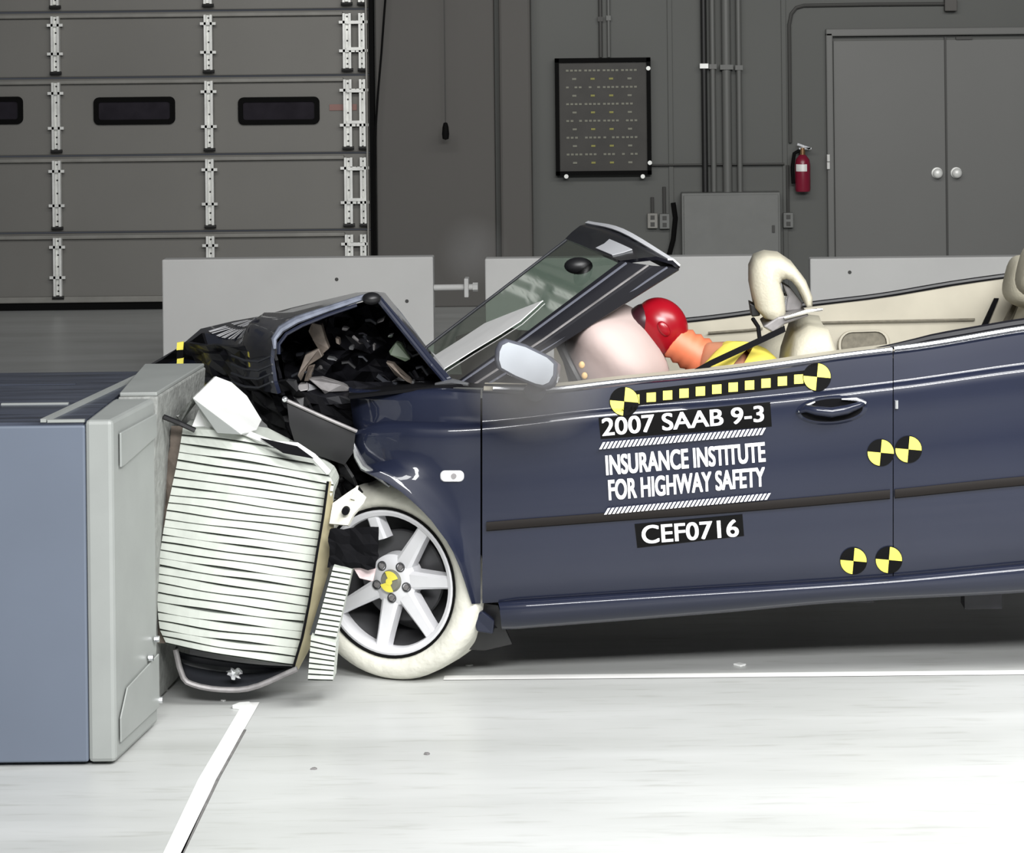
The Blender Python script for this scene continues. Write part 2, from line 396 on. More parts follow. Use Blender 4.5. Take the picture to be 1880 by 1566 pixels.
# conduit with elbow over the double door
pts = [wp(1451, 262, 0.02), wp(1450, 150, 0.02), wp(1449, 45, 0.02), wp(1453, 25, 0.02), wp(1462, 14, 0.02), wp(1476, 10, 0.02), wp(1600, 8, 0.02), wp(1738, 7, 0.02)]
t = thing('conduit', pts[0], 'thin dark conduit bending above the double door to a junction box', 'conduit')
MB().tube(pts, 0.013, 8).build('conduit_run', M['conduit'], t, smooth=True)
MB().box(wp(1745, 9, 0.04), (0.09, 0.07, 0.09)).build('junction_box', M['wall_warm'], t, bevel=0.006)
tag(MB().tube([wp(1195, 303, 0.035), wp(1440, 301, 0.035)], 0.008, 8).build('conduit', M['conduit']), 'thin horizontal conduit crossing the wall behind the vertical pipes', 'conduit')
# cabinet
a = wp(1250, 352); b = wp(1431, 470)
cb = thing('electrical_cabinet', ((a.x+b.x)/2, YW, b.z-0.2), 'plain grey metal wall cabinet below the four vertical pipes', 'cabinet')
MB().box(((a.x+b.x)/2, YW-0.09, (a.z+b.z)/2-0.1), (b.x-a.x, 0.18, a.z-b.z+0.2)).build('cabinet_body', M['cabinet'], cb, bevel=0.006)
MB().box(((a.x+b.x)/2, YW-0.188, (a.z+b.z)/2-0.1), (b.x-a.x-0.03, 0.014, a.z-b.z+0.17)).build('cabinet_door', M['cabinet'], cb, bevel=0.004)
MB().box(wp(1420, 420, 0.2), (0.02, 0.02, 0.05)).build('latch', M['conduit'], cb)
def outlet(px, py, label, m, drop):
    c = wp(px, py, 0.03)
    o = thing('outlet_box', (c.x, YW, c.z-0.05), label, 'outlet')
    MB().box(c, (0.075, 0.06, 0.11)).build('box_body', m, o, bevel=0.006)
    for s in (-1, 1): MB().box(c+Vector((0, -0.032, s*0.025)), (0.03, 0.006, 0.03)).build('socket', M['conduit'], o)
    MB().tube([c+Vector((0, 0.01, 0.05)), c+Vector((0, 0.01, 0.05+drop))], 0.012).build('conduit_run', M['conduit'], o, smooth=True)
outlet(1198, 405, 'small pale outlet box on the wall left of the grey cabinet', M['garage_rail'], 0.12)
outlet(1220, 406, 'small grey outlet box touching the left side of the grey cabinet', M['cabinet'], 0.2)
outlet(1447, 404, 'small grey outlet box right of the cabinet below the fire extinguisher', M['cabinet'], 0.35)
# hanging black cable left of cabinet
tag(MB().tube([wp(1236, 372, 0.05), wp(1240, 400, 0.06), wp(1236, 440, 0.07), wp(1228, 470, 0.07), wp(1225, 520, 0.06)], 0.018, 8).build('cable', M['tape_black'], smooth=True), 'black cable hanging down the wall beside the grey cabinet', 'cable')
# pendant
c = wp(818, 241, 0.3)
pd = thing('pendant_switch', (c.x, c.y, c.z-0.06), 'black handle hanging on a thin cord in front of the grey wall', 'switch')
MB().tube([(c.x, c.y, 5.0), c+Vector((0, 0, 0.05))], 0.004, 6).build('cord', M['conduit'], pd)
MB().lathe([(0.0, 0.065), (0.014, 0.06), (0.022, 0.03), (0.026, -0.02), (0.022, -0.055), (0.0, -0.062)], Matrix.Translation(c), 14).build('handle', M['tape_black'], pd, smooth=True)
# slack cord next to garage door
tag(MB().tube([wp(712, -60, 0.2), wp(705, 30, 0.2), wp(700, 100, 0.2), wp(694, 170, 0.2), wp(690, 230, 0.2), wp(688, 330, 0.2), wp(690, 470, 0.2), wp(692, 560, 0.2)], 0.008, 8).build('pull_cord', M['tape_black'], smooth=True), 'slack black cord hanging along the right edge of the garage door', 'cord')
# fire extinguisher
c = wp(1474, 352, 0.1)
fe = thing('fire_extinguisher', c, 'red fire extinguisher hanging on the wall left of the double door', 'extinguisher')
Mx = Matrix.Translation(c)
MB().lathe([(0, 0), (0.052, 0.003), (0.056, 0.02), (0.056, 0.2), (0.05, 0.235), (0.03, 0.262), (0.02, 0.27)], Mx, 20).build('cylinder', M['ext_red'], fe, smooth=True)
MB().lathe([(0.0565, 0.15), (0.0575, 0.152), (0.0575, 0.2), (0.0565, 0.202)], Mx, 14, a0=math.radians(-150), a1=math.radians(-60)).build('paper_label', M['galv'], fe)
vl = MB().tube([c+Vector((0, 0, 0.26)), c+Vector((0, 0, 0.32))], 0.02, 10).build('valve', M['brass'], fe)
m = MB(); m.box(c+Vector((0.01, 0, 0.33)), (0.1, 0.025, 0.016), Matrix.Rotation(0.35, 3, 'Y')); m.box(c+Vector((0.02, 0, 0.315)), (0.09, 0.025, 0.012)); m.build('lever', M['chrome'], vl)
MB().tube([c+Vector((-0.02, 0, 0.3)), c+Vector((-0.06, -0.01, 0.28)), c+Vector((-0.075, -0.01, 0.18)), c+Vector((-0.07, -0.01, 0.06))], 0.014, 8).build('hose', M['tape_black'], fe, smooth=True)
MB().box(c+Vector((0, 0.08, 0.2)), (0.04, 0.04, 0.2)).build('bracket', M['tape_black'], fe)

# ---- white concrete blocks behind
YB = 15.5
def cblock(px0, px1, ptop, label):
    a = W(px0, ptop, YB); b = W(px1, ptop, YB)
    zt = (a.z+b.z)/2
    o = MB().box(((a.x+b.x)/2, YB+0.06, zt/2), (b.x-a.x, 0.12, zt)).build('concrete_block', M['block'], bevel=0.008)
    tag(o, label, 'barrier', 'white blocks along the back of the track')
    return o
CB = []
CB.append(cblock(297, 795, 474, 'white concrete block standing behind the crumpled hood, leftmost of three'))
cblock(890, 1436, 472, 'white concrete block standing behind the windscreen and airbag')
CB.append(cblock(1487, 2060, 472, 'white concrete block standing behind the rear seat, rightmost of three'))
for px, py in ((618, 513), (747, 553), (1560, 500)):
    p = W(px, py, YB-0.001)
    MB().tube([p, p+Vector((0, 0.004, 0))], 0.011, 10).build('plug_hole', M['conduit'], CB[0] if px < 900 else CB[1])
a = W(797, 528, YB+0.06); b = W(868, 527, YB+0.06)
rl = thing('tie_bar', (a.x, a.y, a.z), 'short white horizontal bar with an end flange between two white blocks', 'bar')
MB().tube([a, b], 0.018, 12).build('bar', M['block'], rl, smooth=True)
MB().box(W(857, 527, YB+0.06), (0.025, 0.11, 0.11)).build('flange', M['block'], rl, bevel=0.004)
MB().tube([b, b+Vector((0.03, 0, 0))], 0.026, 6).build('nut', M['block'], rl)

# ---- floor markings
def strip(pts, w, name, m, label, cat, z=0.0015):
    L = []; R = []
    for k, p in enumerate(pts):
        a = pts[max(0, k-1)]; b = pts[min(len(pts)-1, k+1)]
        d = (b-a); d.z = 0; d.normalize(); n = Vector((-d.y, d.x, 0))*w/2
        L.append(p+n); R.append(p-n)
    for q in L+R: q.z = 0.0
    mb = MB(); g = [L, R]; mb.grid(g); up = [[q+Vector((0, 0, z)) for q in r] for r in g]; mb.grid(up)
    o = mb.build(name, m); tag(o, label, cat); return o
strip([WF(815, 1245), WF(1350, 1240), WF(1880, 1235), WF(2700, 1227)], 0.055, 'floor_line', M['white_line'], 'thin white line on the floor running along beside the car', 'floor marking')
strip([WF(462, 1290), WF(380, 1432), WF(318, 1566), WF(230, 1740)], 0.05, 'floor_line', M['white_line'], 'white tape line on the floor in front of the grey barrier', 'floor marking')
strip([WF(450, 1340), WF(403, 1425), WF(338, 1560), WF(300, 1640)], 0.008, 'floor_crack', M['grey_part'], 'thin dark crack along the right edge of the white tape line', 'floor marking')

# ================================================================== BARRIER
YN = 7.60
zt = W(76, 781, YN).z
br = thing('crash_barrier', (W(152, 1393, YN).x, YN, 0), 'large blue grey crash barrier block with light grey face plate', 'barrier')
xA = W(158, 1000, YN).x; YBk = 8.68
zt = W(152, 781, YN).z
MB().box((xA-1.25, (YN+YBk)/2, zt/2+0.006), (2.5, YBk-YN, zt-0.012)).build('steel_block', M['barrier_blue'], br, bevel=0.006)
MB().box((xA-1.25, (YN+YBk)/2+0.004, zt+0.004), (2.49, YBk-YN-0.01, 0.01)).build('top_plate', M['barrier_dark'], br)
e0 = Vector((xA-0.127, YN+.004, zt+.009)); e1 = Vector((xA-0.01, YBk-.05, zt+.009))
MB().prism([e0, e0+Vector((.016, 0, 0)), e1+Vector((.016, 0, 0)), e1], (0, 0, .010)).build('edge_strip', M['plate'], br)
MB().box((xA-0.055, YN+0.012, zt+0.012), (0.105, 0.014, 0.008)).build('edge_strip', M['plate'], br)
MB().box((xA-0.22, YN+0.36, zt+0.011), (0.2, 0.012, 0.006)).build('edge_strip', M['plate'], br)
m = MB()
for k in range(7):
    m.box((xA-random.uniform(.5, 1.6), YN+0.1+k*0.14, zt+0.0095), (random.uniform(.3, 1.1), 0.02, 0.002))
m.build('weld_stripe', M['barrier_dark'], br)
# face plate (near part), crushed a little askew
pl = MB()
nA0 = Vector((xA, YN, 0)); nA1 = Vector((xA+0.072, YN, 0))
YS = 8.03
xs1 = WF(292, 1290).x
fA = [Vector((xA, YN, 0.01)), Vector((xA+0.078, YN, 0.01)), Vector((xA+0.125, YS, 0.01)), Vector((xA, YS, 0.01))]
pl.prism(fA, (0, 0, zt+0.004))
pl.build('face_plate', M['plate'], br, bevel=0.012)
# pressed panel on the face
def fp(s, z, o=0.004):  # s along depth 0..1 on the plate's front face
    p = fA[1].lerp(fA[2], s); return Vector((p.x+o, p.y, z))
MB().prism([fp(.12, zt-.03), fp(.97, zt-.03), fp(.97, zt-.10), fp(.2, zt-.13), fp(.12, zt-.13)], (0.006, 0, 0)).build('pressed_panel', M['plate'], br, bevel=0.004)
MB().prism([fp(.06, .13), fp(.22, .20), fp(.97, .22), fp(.97, .06), fp(.06, .06)], (0.005, 0, 0)).build('pressed_panel', M['plate'], br, bevel=0.004)
# rear part, pushed out further
YR0, YR1 = 8.05, 8.72
xr0 = W(290, 735, YR0).x; xr1 = W(378, 683, YR1).x
rb = [Vector((xr0-0.12, YR0, 0.01)), Vector((xr0, YR0, 0.01)), Vector((xr1, YR1, 0.01)), Vector((xr1-0.2, YR1, 0.01))]
up_ = [p+Vector((0, 0, zt+0.006)) for p in rb]; lo_ = [p+Vector((-0.065, 0, 0)) for p in rb]
mid_ = [p.lerp(q, .86) for p, q in zip(lo_, up_)]
MB().grid([lo_, mid_, up_], closed_v=True).face(up_).face(lo_).build('rear_plate', M['plate2'], br, bevel=0.006)
MB().prism([p+Vector((0, 0, zt+0.0065)) for p in (rb[0]+Vector((.004, .004, 0)), rb[1]+Vector((-.004, .006, 0)), rb[2]+Vector((-.004, -.006, 0)), rb[3])], (0, 0, 0.012)).build('top_cap', M['plate'], br, bevel=0.003)
for s, z in ((.9, .27), (.75, .23), (.97, .08)):
    p = fp(s, z); MB().tube([p, p+Vector((0.014, 0, 0))], 0.010, 8).build('face_bolt', M['chrome'], br)

# ================================================================== HONEYCOMB ELEMENT
hc = thing('honeycomb_block', Vector((W(430, 1200, 8.25).x, 8.3, 0.0)), 'crushed white striped honeycomb block between the barrier and the wheel', 'honeycomb')
YHn = 8.20
Lh = cat_interp([(0, 336), (0.15, 326), (0.4, 305), (0.7, 290), (0.9, 292), (1, 305)])
Ly = cat_interp([(0, 784), (0.15, 845), (0.4, 945), (0.7, 1058), (0.9, 1148), (1, 1182)])
Rx = cat_interp([(0, 480), (0.1, 600), (0.25, 604), (0.5, 583), (0.75, 562), (1, 541)])
Ry = cat_interp([(0, 800), (0.1, 868), (0.25, 925), (0.5, 1020), (0.75, 1120), (1, 1222)])
NL = 26
g = []; mi = []
def hrow(t, dep, wob):
    row = []
    for k in range(15):
        u = k/14.0
        px = lerp(Lh(t), Rx(t), u); py = lerp(Ly(t), Ry(t), u)
        py += wob*math.sin(u*9+t*37)*1.6 + 6*math.sin(math.pi*u)*(t-0.4)
        yy = YHn+dep-0.05*math.sin(math.pi*u)+0.09*u*u
        row.append(W(px, py, yy))
    return row
for k in range(NL):
    t0 = k/NL; t1 = (k+1)/NL
    th = random.uniform(0.09, 0.19)
    wb_ = random.uniform(-1, 1)
    g += [hrow(t0, 0.008, wb_), hrow(t0+0.1/NL, 0, wb_), hrow(t1-th/NL*1.1, 0, wb_), hrow(t1-th/NL*0.9, 0.016, wb_)]
    mi += [0, 0, 0, 1]
g.append(hrow(1, 0.008, 0)); mi = mi[:len(g)-1]
back = [[p+Vector((0.0, 0.16, 0)) for p in r] for r in (g[0], g[-1])]
m = MB(); m.grid(g, mi)
m.grid([back[0], g[0]], 0); m.grid([g[-1], back[1]], 0)
m.grid([[r[-1] for r in g], [r[-1]+Vector((0, 0.16, 0)) for r in g]], 0); m.grid([[r[0] for r in g], [r[0]+Vector((0, 0.16, 0)) for r in g]], 0)
m.grid(back, 0)
m.build('honeycomb_core', [M['honey'], M['groove']], hc)
# bright crumpled edge lip at the top right of the block
MB().tube([W(445, 792, 8.2), W(500, 815, 8.19), W(545, 818, 8.2), W(575, 838, 8.21), W(603, 868, 8.22)], 0.010, 6).build('top_lip', M['sheet'], hc, smooth=True)
MB().prism([W(478, 805, 8.17), W(545, 820, 8.17), W(575, 842, 8.18), W(520, 832, 8.16)], (0, 0.01, 0)).build('lip_gap', M['void'], hc)
# bent sheet on top; shade on its grey faces is put into the colour
def sheet(pl_, name, m, parent, th=0.006, lab=None):
    mb = MB()
    for q in pl_: mb.face([W(*p) for p in q])
    o = mb.build(name, m, parent, solid=th)
    return o
A_ = (395, 692, 8.35); B_ = (424, 703, 8.42); C_ = (452, 728, 8.42); D_ = (479, 772, 8.40); E_ = (470, 790, 8.24); F_ = (443, 797, 8.12); G_ = (355, 731, 8.12); Hh = (325, 764, 8.26)
sheet([(A_, B_, C_, G_), (G_, C_, D_, E_), (G_, E_, F_)], 'bent_flap', M['sheet'], hc)
sheet([(A_, G_, (352, 736, 8.22), (330, 776, 8.3), Hh)], 'bent_flap', M['plate2'], hc)
sheet([(G_, F_, (400, 794, 8.13), (372, 762, 8.14))], 'bent_flap', M['plate'], hc)
sheet([((352, 785, 8.22), (365, 752, 8.24), (395, 790, 8.22)), ((368, 752, 8.2), (385, 770, 8.18), (398, 795, 8.19), (380, 790, 8.21))], 'torn_strip', M['sheet'], hc)
MB().tube([W(300, 765, 8.12), W(330, 777, 8.14), W(358, 790, 8.15)], 0.008, 6).build('torn_edge', M['black'], hc)
# left torn brown edge
m = MB(); L = []; R = []
for k in range(22):
    t = k/21.0
    L.append(W(lerp(322, 292, t)-random.uniform(4, 10), lerp(782, 1180, t), 8.24)); R.append(W(Lh(min(1, t*0.98))+2, lerp(782, 1180, t), 8.22))
m.grid([L, R]); m.build('torn_side', M['rust'], hc, solid=0.01)
# right khaki side plate
kx = [(608, 884), (612, 950), (611, 1000), (606, 1045), (600, 1105), (578, 1170), (547, 1228)]
kl = [(603, 884), (594, 950), (583, 1015), (576, 1060), (568, 1110), (556, 1170), (540, 1224)]
MB().grid([[W(x, y, 8.30) for x, y in kx], [W(x, y, 8.255) for x, y in kl]]).build('side_plate', M['khaki'], hc, solid=0.006, smooth=True)
MB().tube([W(x-1, y, 8.25) for x, y in kl], 0.004, 6).build('plate_seam', M['void'], hc)
# bumper element: small striped column
be = thing('honeycomb_strip', WF(590, 1252), 'narrow striped light grey honeycomb strip standing against the front wheel', 'honeycomb')
def column(q, n, name):
    m = MB(); g = []; mi = []
    a, b, c, d = [Vector(p) for p in q]  # TL TR BR BL as (px,py,Y)
    for k in range(n):
        for tt, dep, mm in ((k/n, 0.004, 0), ((k+.1)/n, 0, 0), ((k+.72)/n, 0, 0), ((k+.78)/n, 0.012, 1)):
            l = a.lerp(d, tt); r = b.lerp(c, tt)
            g.append([W(l.x, l.y, l.z+dep), W((l.x+r.x)/2, (l.y+r.y)/2, (l.z+r.z)/2+dep-0.01), W(r.x, r.y, r.z+dep)]); mi.append(mm)
    g.append([W(*d), W(*((d+c)/2)), W(*c)]); mi = mi[:len(g)-1]
    m.grid(g, mi)
    off = Vector((0, 0.1, 0))
    m.grid([[r[-1] for r in g], [r[-1]+off for r in g]]); m.grid([[r[0] for r in g], [r[0]+off for r in g]])
    m.grid([g[0], [p+off for p in g[0]]]); m.grid([g[-1], [p+off for p in g[-1]]]); m.grid([[p+off for p in g[0]], [p+off for p in g[-1]]])
    m.build(name, [M['honey'], M['groove']], be)
column([(612, 1040, 8.2), (646, 1046, 8.22), (617, 1172, 8.2), (577, 1166, 8.18)], 13, 'upper_core')
column([(571, 1168, 8.16), (617, 1180, 8.17), (611, 1250, 8.17), (565, 1249, 8.16)], 8, 'lower_core')
MB().prism([W(606, 1040, 8.23), W(612, 1040, 8.21), W(578, 1166, 8.2), W(568, 1166, 8.22)], (0, 0.08, 0)).build('side_plate', M['grey_plastic'], be)

# ================================================================== CAR
Y0 = 8.38; YC = 9.22
car = thing('car', (0.9, YC, 0.0), 'dark blue convertible with crumpled front crashed into the barrier', 'car')
belt = cat_interp([(640, 716), (760, 712), (900, 716), (1000, 719), (1130, 705), (1340, 684), (1552, 655), (1700, 637), (1880, 607), (2100, 580), (2300, 568), (2650, 590)])
crease = cat_interp([(640, 800), (700, 787), (760, 784), (885, 781), (1100, 757), (1380, 736), (1640, 707), (1880, 674), (2100, 650), (2400, 640), (2650, 655)])
mold = cat_interp([(640, 990), (893, 967), (1100, 951), (1380, 930), (1640, 907), (1880, 883), (2200, 858), (2650, 838)])
silt = cat_interp([(640, 1125), (880, 1108), (1200, 1087), (1598, 1062), (1880, 1036), (2200, 1005), (2650, 965)])
silb = cat_interp([(909, 1158), (1317, 1126), (1547, 1106), (1880, 1088), (2200, 1062), (2650, 1010)])
PROF = [(-1.0, 0.088), (-0.96, 0.052), (-0.90, 0.038), (-0.5, 0.030), (-0.14, 0.024), (-0.08, 0.0228), (-0.04, 0.019), (0.0, 0.010), (0.04, 0.004), (0.10, 0.002), (0.3, 0.006), (0.6, 0.004), (1.0, 0.0), (1.3, 0.003), (1.7, 0.014), (1.95, 0.026), (2.0, 0.034)]
def row_py(px, s):
    b, c, mo, st = belt(px), crease(px), mold(px), silt(px)
    if s <= 0: return lerp(c, b, -s)
    if s <= 1: return lerp(c, mo, s)
    return lerp(mo, st, s-1)
def prof_d(s):
    for k in range(len(PROF)-1):
        if PROF[k][0] <= s <= PROF[k+1][0]:
            t = (s-PROF[k][0])/(PROF[k+1][0]-PROF[k][0]); return lerp(PROF[k][1], PROF[k+1][1], t)
    return PROF[0][1] if s < -1 else PROF[-1][1]
def side_s(px, py):
    b, c, mo, st = belt(px), crease(px), mold(px), silt(px)
    if py <= c: return -(c-py)/(c-b)
    if py <= mo: return (py-c)/(mo-c)
    return 1+(py-mo)/(st-mo)
def S(px, py, out=0.0):
    """point on the car's near side"""
    return W(px, py, Y0+prof_d(side_s(px, py))-out)
def far(p): return Vector((p.x, 2*YC-p.y, p.z))
def cols(a, b, step=25):
    n = max(2, int((b-a)/step)); return [lerp(a, b, k/n) for k in range(n+1)]
rows = [p[0] for p in PROF]
def side_panel(a, b, name, lo=None, mirrored=False, wrap=True, parent=car):
    g = []
    for px in cols(a, b):
        col = []
        for s in rows:
            py = row_py(px, s)
            if lo: py = min(py, lo(px)) if s > 0 else py
            p = W(px, py, Y0+prof_d(s))
            col.append(p)
        g.append(col)
    m = MB()
    gg = g
    if wrap:
        gg = [[c[0]+Vector((0, 0.03, -0.02))]+c+[c[-1]+Vector((0, 0.04, 0))] for c in g]
        gg[0:0] = [[p+Vector((0.002, 0.04, 0)) for p in gg[0]]]
        gg.append([p+Vector((-0.002, 0.04, 0)) for p in gg[-1]])
    if mirrored: gg = [[far(p) for p in c] for c in gg]
    m.grid(gg)
    return m.build(name, M['paint'], parent, smooth=True, angle=50)
door = side_panel(885.5, 1639.0, 'door')
# fender with the torn front edge and the wheel arch
FA = cat_interp([(-1.0, 836), (-0.5, 700), (-0.1, 648), (0.0, 652), (0.15, 652), (0.3, 660), (0.42, 682), (0.55, 724), (0.8, 776), (1.0, 806), (1.3, 832), (1.7, 853), (2.0, 866)])
g = []
rs = [-1, -.96, -.9, -.7, -.5, -.3, -.14, -.08, -.04, .0, .04, .1, .2, .3, .4, .5, .6, .7, .8, .9, 1, 1.15, 1.3, 1.5, 1.7, 1.95, 2.0]
for s in rs:
    x0 = FA(s) if s > -1 else 832
    if s < -0.1: x0 = lerp(640, 650, (s+1)/0.9)
    row = []
    for k in range(13):
        px = lerp(x0, 882, k/12.0)
        d = prof_d(s)
        e = (1-k/12.0)
        d -= 0.034*math.exp(-((e-1)/0.30)**2) *max(.7, min(1, (2.0-s)/.6)) if s > 0.3 else 0          # rolled arch lip
        if s <= 0.35: d += 0.10*max(0, e-0.55)/0.45*(1 if s > -0.2 else 1.1) - 0.015*math.sin(e*9)*e
        if s < -0.1: d += 0.05*e
        row.append(W(px, row_py(px, s)+ (4*math.sin(e*7+s*3)*e if s < 0.4 else 0), Y0+d))
    g.append([row[0]+Vector((0.004, 0.05, 0))]+row+[row[-1]+Vector((0, 0.03, 0))])
MB().grid(g).build('fender', M['paint'], car, smooth=True, angle=60)
MB().tube([W(648, 812, Y0+.07), W(656, 838, Y0+.055), W(668, 858, Y0+.03), W(690, 872, Y0+.01), W(715, 893, Y0-.01)], [0.004, 0.012, 0.013, 0.009, 0.004], 8).build('torn_edge', M['chrome'], car, smooth=True)  # bright metal colour stands in for the curled edge's highlight
# quarter panel with rear wheel arch
RWX, RWY, RWR = 2250, 960, 205
def qlo(px):
    d = abs(px-RWX)
    if d < RWR: return RWY-math.sqrt(RWR*RWR-d*d)
    return 9999
quarter = side_panel(1640.6, 2680, 'quarter_panel', lo=qlo)
# sill
def sill(mirrored=False):
    g = []
    for px in cols(912, 2030, 35):
        a = silt(px); b = silb(px)
        col = [W(px, a-2, Y0+0.07), W(px, a-1, Y0+0.034), W(px, a+5, Y0+0.012), W(px, a+12, Y0+0.006), W(px, lerp(a, b, .55), Y0+0.010), W(px, b-6, Y0+0.03), W(px, b, Y0+0.06), W(px, b-4, Y0+0.16)]
        if px < 930: col = [p+Vector((0.02*(k/7), 0.01, 0)) for k, p in enumerate(col)]
        g.append(col)
    g[0:0] = [[p+Vector((0.0, 0.1, 0)) for p in g[0]]]
    if mirrored: g = [[far(p) for p in c] for c in g]
    return MB().grid(g).build('sill', M['paint'], car, smooth=True, angle=50)
sill(); sill(True)
side_panel(1005, 1637, 'door', mirrored=True)
side_panel(1641, 2680, 'quarter_panel', lo=qlo, mirrored=True)
# belt trims
m = MB().tube([W(px, belt(px)-3, Y0+0.095) for px in cols(905, 1638, 30)], 0.009, 8); m.build('belt_trim', M['chrome'], car, smooth=True)
m = MB().tube([W(px, belt(px)-4, Y0+0.115) for px in cols(1642, 2100, 30)], 0.010, 8); m.build('belt_trim', M['chrome'], car, smooth=True)
m = MB().tube([W(px, belt(px)-lerp(5, 14, min(1, (px-1590)/120)), Y0+0.15) for px in cols(1590, 2100, 30)], [lerp(.006, .016, min(1, k/5)) for k in range(len(cols(1590, 2100, 30)))], 8); m.build('roof_seal', M['pillar'], car, smooth=True)
m = MB().grid([[W(px, belt(px)-2, Y0+0.10) for px in cols(888, 1637, 40)], [W(px, belt(px)-2, Y0+0.10)+Vector((0, 0.09, 0.004)) for px in cols(888, 1637, 40)]]); m.build('door_cap', M['beige_trim'], car, solid=0.01)
m = MB().tube([far(W(px, belt(px)-3, Y0+0.10)) for px in cols(905, 2100, 30)], 0.011, 8); m.build('belt_seal', M['black'], car, smooth=True)
m = MB().tube([far(W(px, belt(px)+4, Y0+0.135)) for px in cols(1450, 2100, 30)], 0.009, 8); m.build('trim_highlight', M['sheet'], car, smooth=True)  # white tube stands in for the highlight line on the far trim
# side moulding
def moulding(a, b, h):
    g = []
    for px in cols(a, b, 40):
        y = mold(px); g.append([S(px, y-h, -.004), S(px, y-h+1, .010), S(px, y, .014), S(px, y+h-2, .010), S(px, y+h, -.004)])
    e0 = [p+Vector((0, .012, 0)) for p in g[0]]; e1 = [p+Vector((0, .012, 0)) for p in g[-1]]
    return MB().grid([e0]+g+[e1]).build('side_moulding', mm, car, smooth=True)
mm = mat('moulding_black', (0.012, 0.010, 0.009), 0.65, spec=0.15)
moulding(893, 1634, 9); moulding(1643, 2030, 9)
# door gap shadow lines are real gaps: dark inner body behind them
for a, b in ((868, 900), (1625, 1655)):
    MB().grid([[W(px, py, Y0+0.06+0.02) for px in (a, b)] for py in (crease((a+b)/2)-50, 1100 if a < 1000 else 1052)]).build('door_shut', M['void'], car)
# door handle
hd = MB()
cx_, cy_ = 1527, 753
def hp(a, rx, ry, out): return S(cx_+rx*math.cos(a), cy_+ry*math.sin(a)-0.06*rx*math.cos(a), out)
g = []
for rx, ry, o_ in ((66, 27, 0.0005), (61, 24, 0.005), (57, 21, 0.004), (50, 17, 0.0025), (30, 9, 0.0022)):
    g.append([hp(2*math.pi*k/32, rx, ry, o_) for k in range(32)])
cupo = MB().grid(g, [0, 0, 1, 1], closed_v=True)
cupo.face(g[-1], 1)
cup = cupo.build('handle_cup', [M['paint'], M['void']], car, smooth=True)
pts = [S(1464, 757, .004), S(1480, 750, .02), S(1500, 754, .03), S(1527, 757, .032), S(1555, 752, .03), S(1577, 744, .02), S(1590, 738, .004)]
MB().tube(pts, [0.005, 0.012, 0.015, 0.016, 0.015, 0.011, 0.005], 10).build('handle_grip', M['paint'], cup, smooth=True)
MB().tube([S(1466, 756, .012), S(1482, 745, .012), S(1496, 738, .01)], [0.003, 0.007, 0.003], 8).build('chrome_tip', M['chrome'], cup, smooth=True)
MB().tube([S(1545, 733, .012), S(1572, 733, .014), S(1590, 740, .012)], [0.003, 0.007, 0.004], 8).build('chrome_tip', M['chrome'], cup, smooth=True)
MB().tube([S(1646, 735, .003), S(1646, 750, .003)], 0.006, 8).build('side_glint_mesh', M['chrome'], car, smooth=True).name = 'side_glint'  # small bright bead shaped in place of a glint
# indicator
g = []
for q, o_ in ((1.0, 0.0), (0.92, 0.006), (0.5, 0.01)):
    g.append([S(830+x*q, 874+y*q, o_+.002) for x, y in [(p[0], p[1]) for p in rrect(0, 0, 44, 21, 9)]])
m = MB().grid(g, closed_v=True); m.face(g[-1])
ind = m.build('side_indicator', M['lens'], car, smooth=True)
MB().tube([S(833, 874, .010), S(833, 874, .015)], 0.009, 12).build('bulb', M['grey_part'], ind)
# ---------------- decals
def text_mesh(txt, bold=0.0, condense=1.0):
    cu = bpy.data.curves.new('t', 'FONT'); cu.body = txt; cu.offset = bold; cu.space_character = 1.0; cu.resolution_u = 6
    o = bpy.data.objects.new('t', cu); COL.objects.link(o)
    dg = bpy.context.evaluated_depsgraph_get(); dg.update()
    ev = o.evaluated_get(dg); me = ev.to_mesh()
    vs = [v.co.copy() for v in me.vertices]; fs = [list(p.vertices) for p in me.polygons]
    ev.to_mesh_clear(); bpy.data.objects.remove(o); bpy.data.curves.remove(cu)
    return vs, fs
def decal_text(txt, q, name, parent, bold, pos=S, out=0.004):
    """q = TL, TR, BR, BL in photo coordinates of the letters' box"""
    vs, fs = text_mesh(txt, 0)
    x0 = min(v.x for v in vs); x1 = max(v.x for v in vs); y0 = min(v.y for v in vs); y1 = max(v.y for v in vs)
    m = MB()
    for c, (ox, oy) in enumerate(((-1, -1), (1, -1), (-1, 1), (1, 1), (0, 0), (1, 0), (-1, 0))):
        i0 = len(m.v)
        for v in vs:
            u = (v.x-x0+ox*bold+bold)/(x1-x0+2*bold); w = (v.y-y0+oy*bold*.6+bold*.6)/(y1-y0+1.2*bold)
            top = (lerp(q[0][0], q[1][0], u), lerp(q[0][1], q[1][1], u)); bot = (lerp(q[3][0], q[2][0], u), lerp(q[3][1], q[2][1], u))
            m.v.append(pos(lerp(bot[0], top[0], w), lerp(bot[1], top[1], w), out+c*.00005))
        m.f += [[i0+k for k in f] for f in fs]; m.m += [0]*len(fs)
    return m.build(name, M['white_ink'], parent)
def decal_quad(q, name, m_, parent, out=0.002, n=10, nv=12):
    g = []
    for i in range(nv+1):
        r = []
        for k in range(n+1):
            u = k/n; w = i/nv
            x = lerp(lerp(q[0][0], q[1][0], u), lerp(q[3][0], q[2][0], u), w); y = lerp(lerp(q[0][1], q[1][1], u), lerp(q[3][1], q[2][1], u), w)
            r.append(S(x, y, out))
        g.append(r)
    return MB().grid(g).build(name, m_, parent)
p1 = decal_quad([(1099, 767), (1414, 738), (1417, 783), (1103, 806)], 'model_plate', M['tape_black'], door)
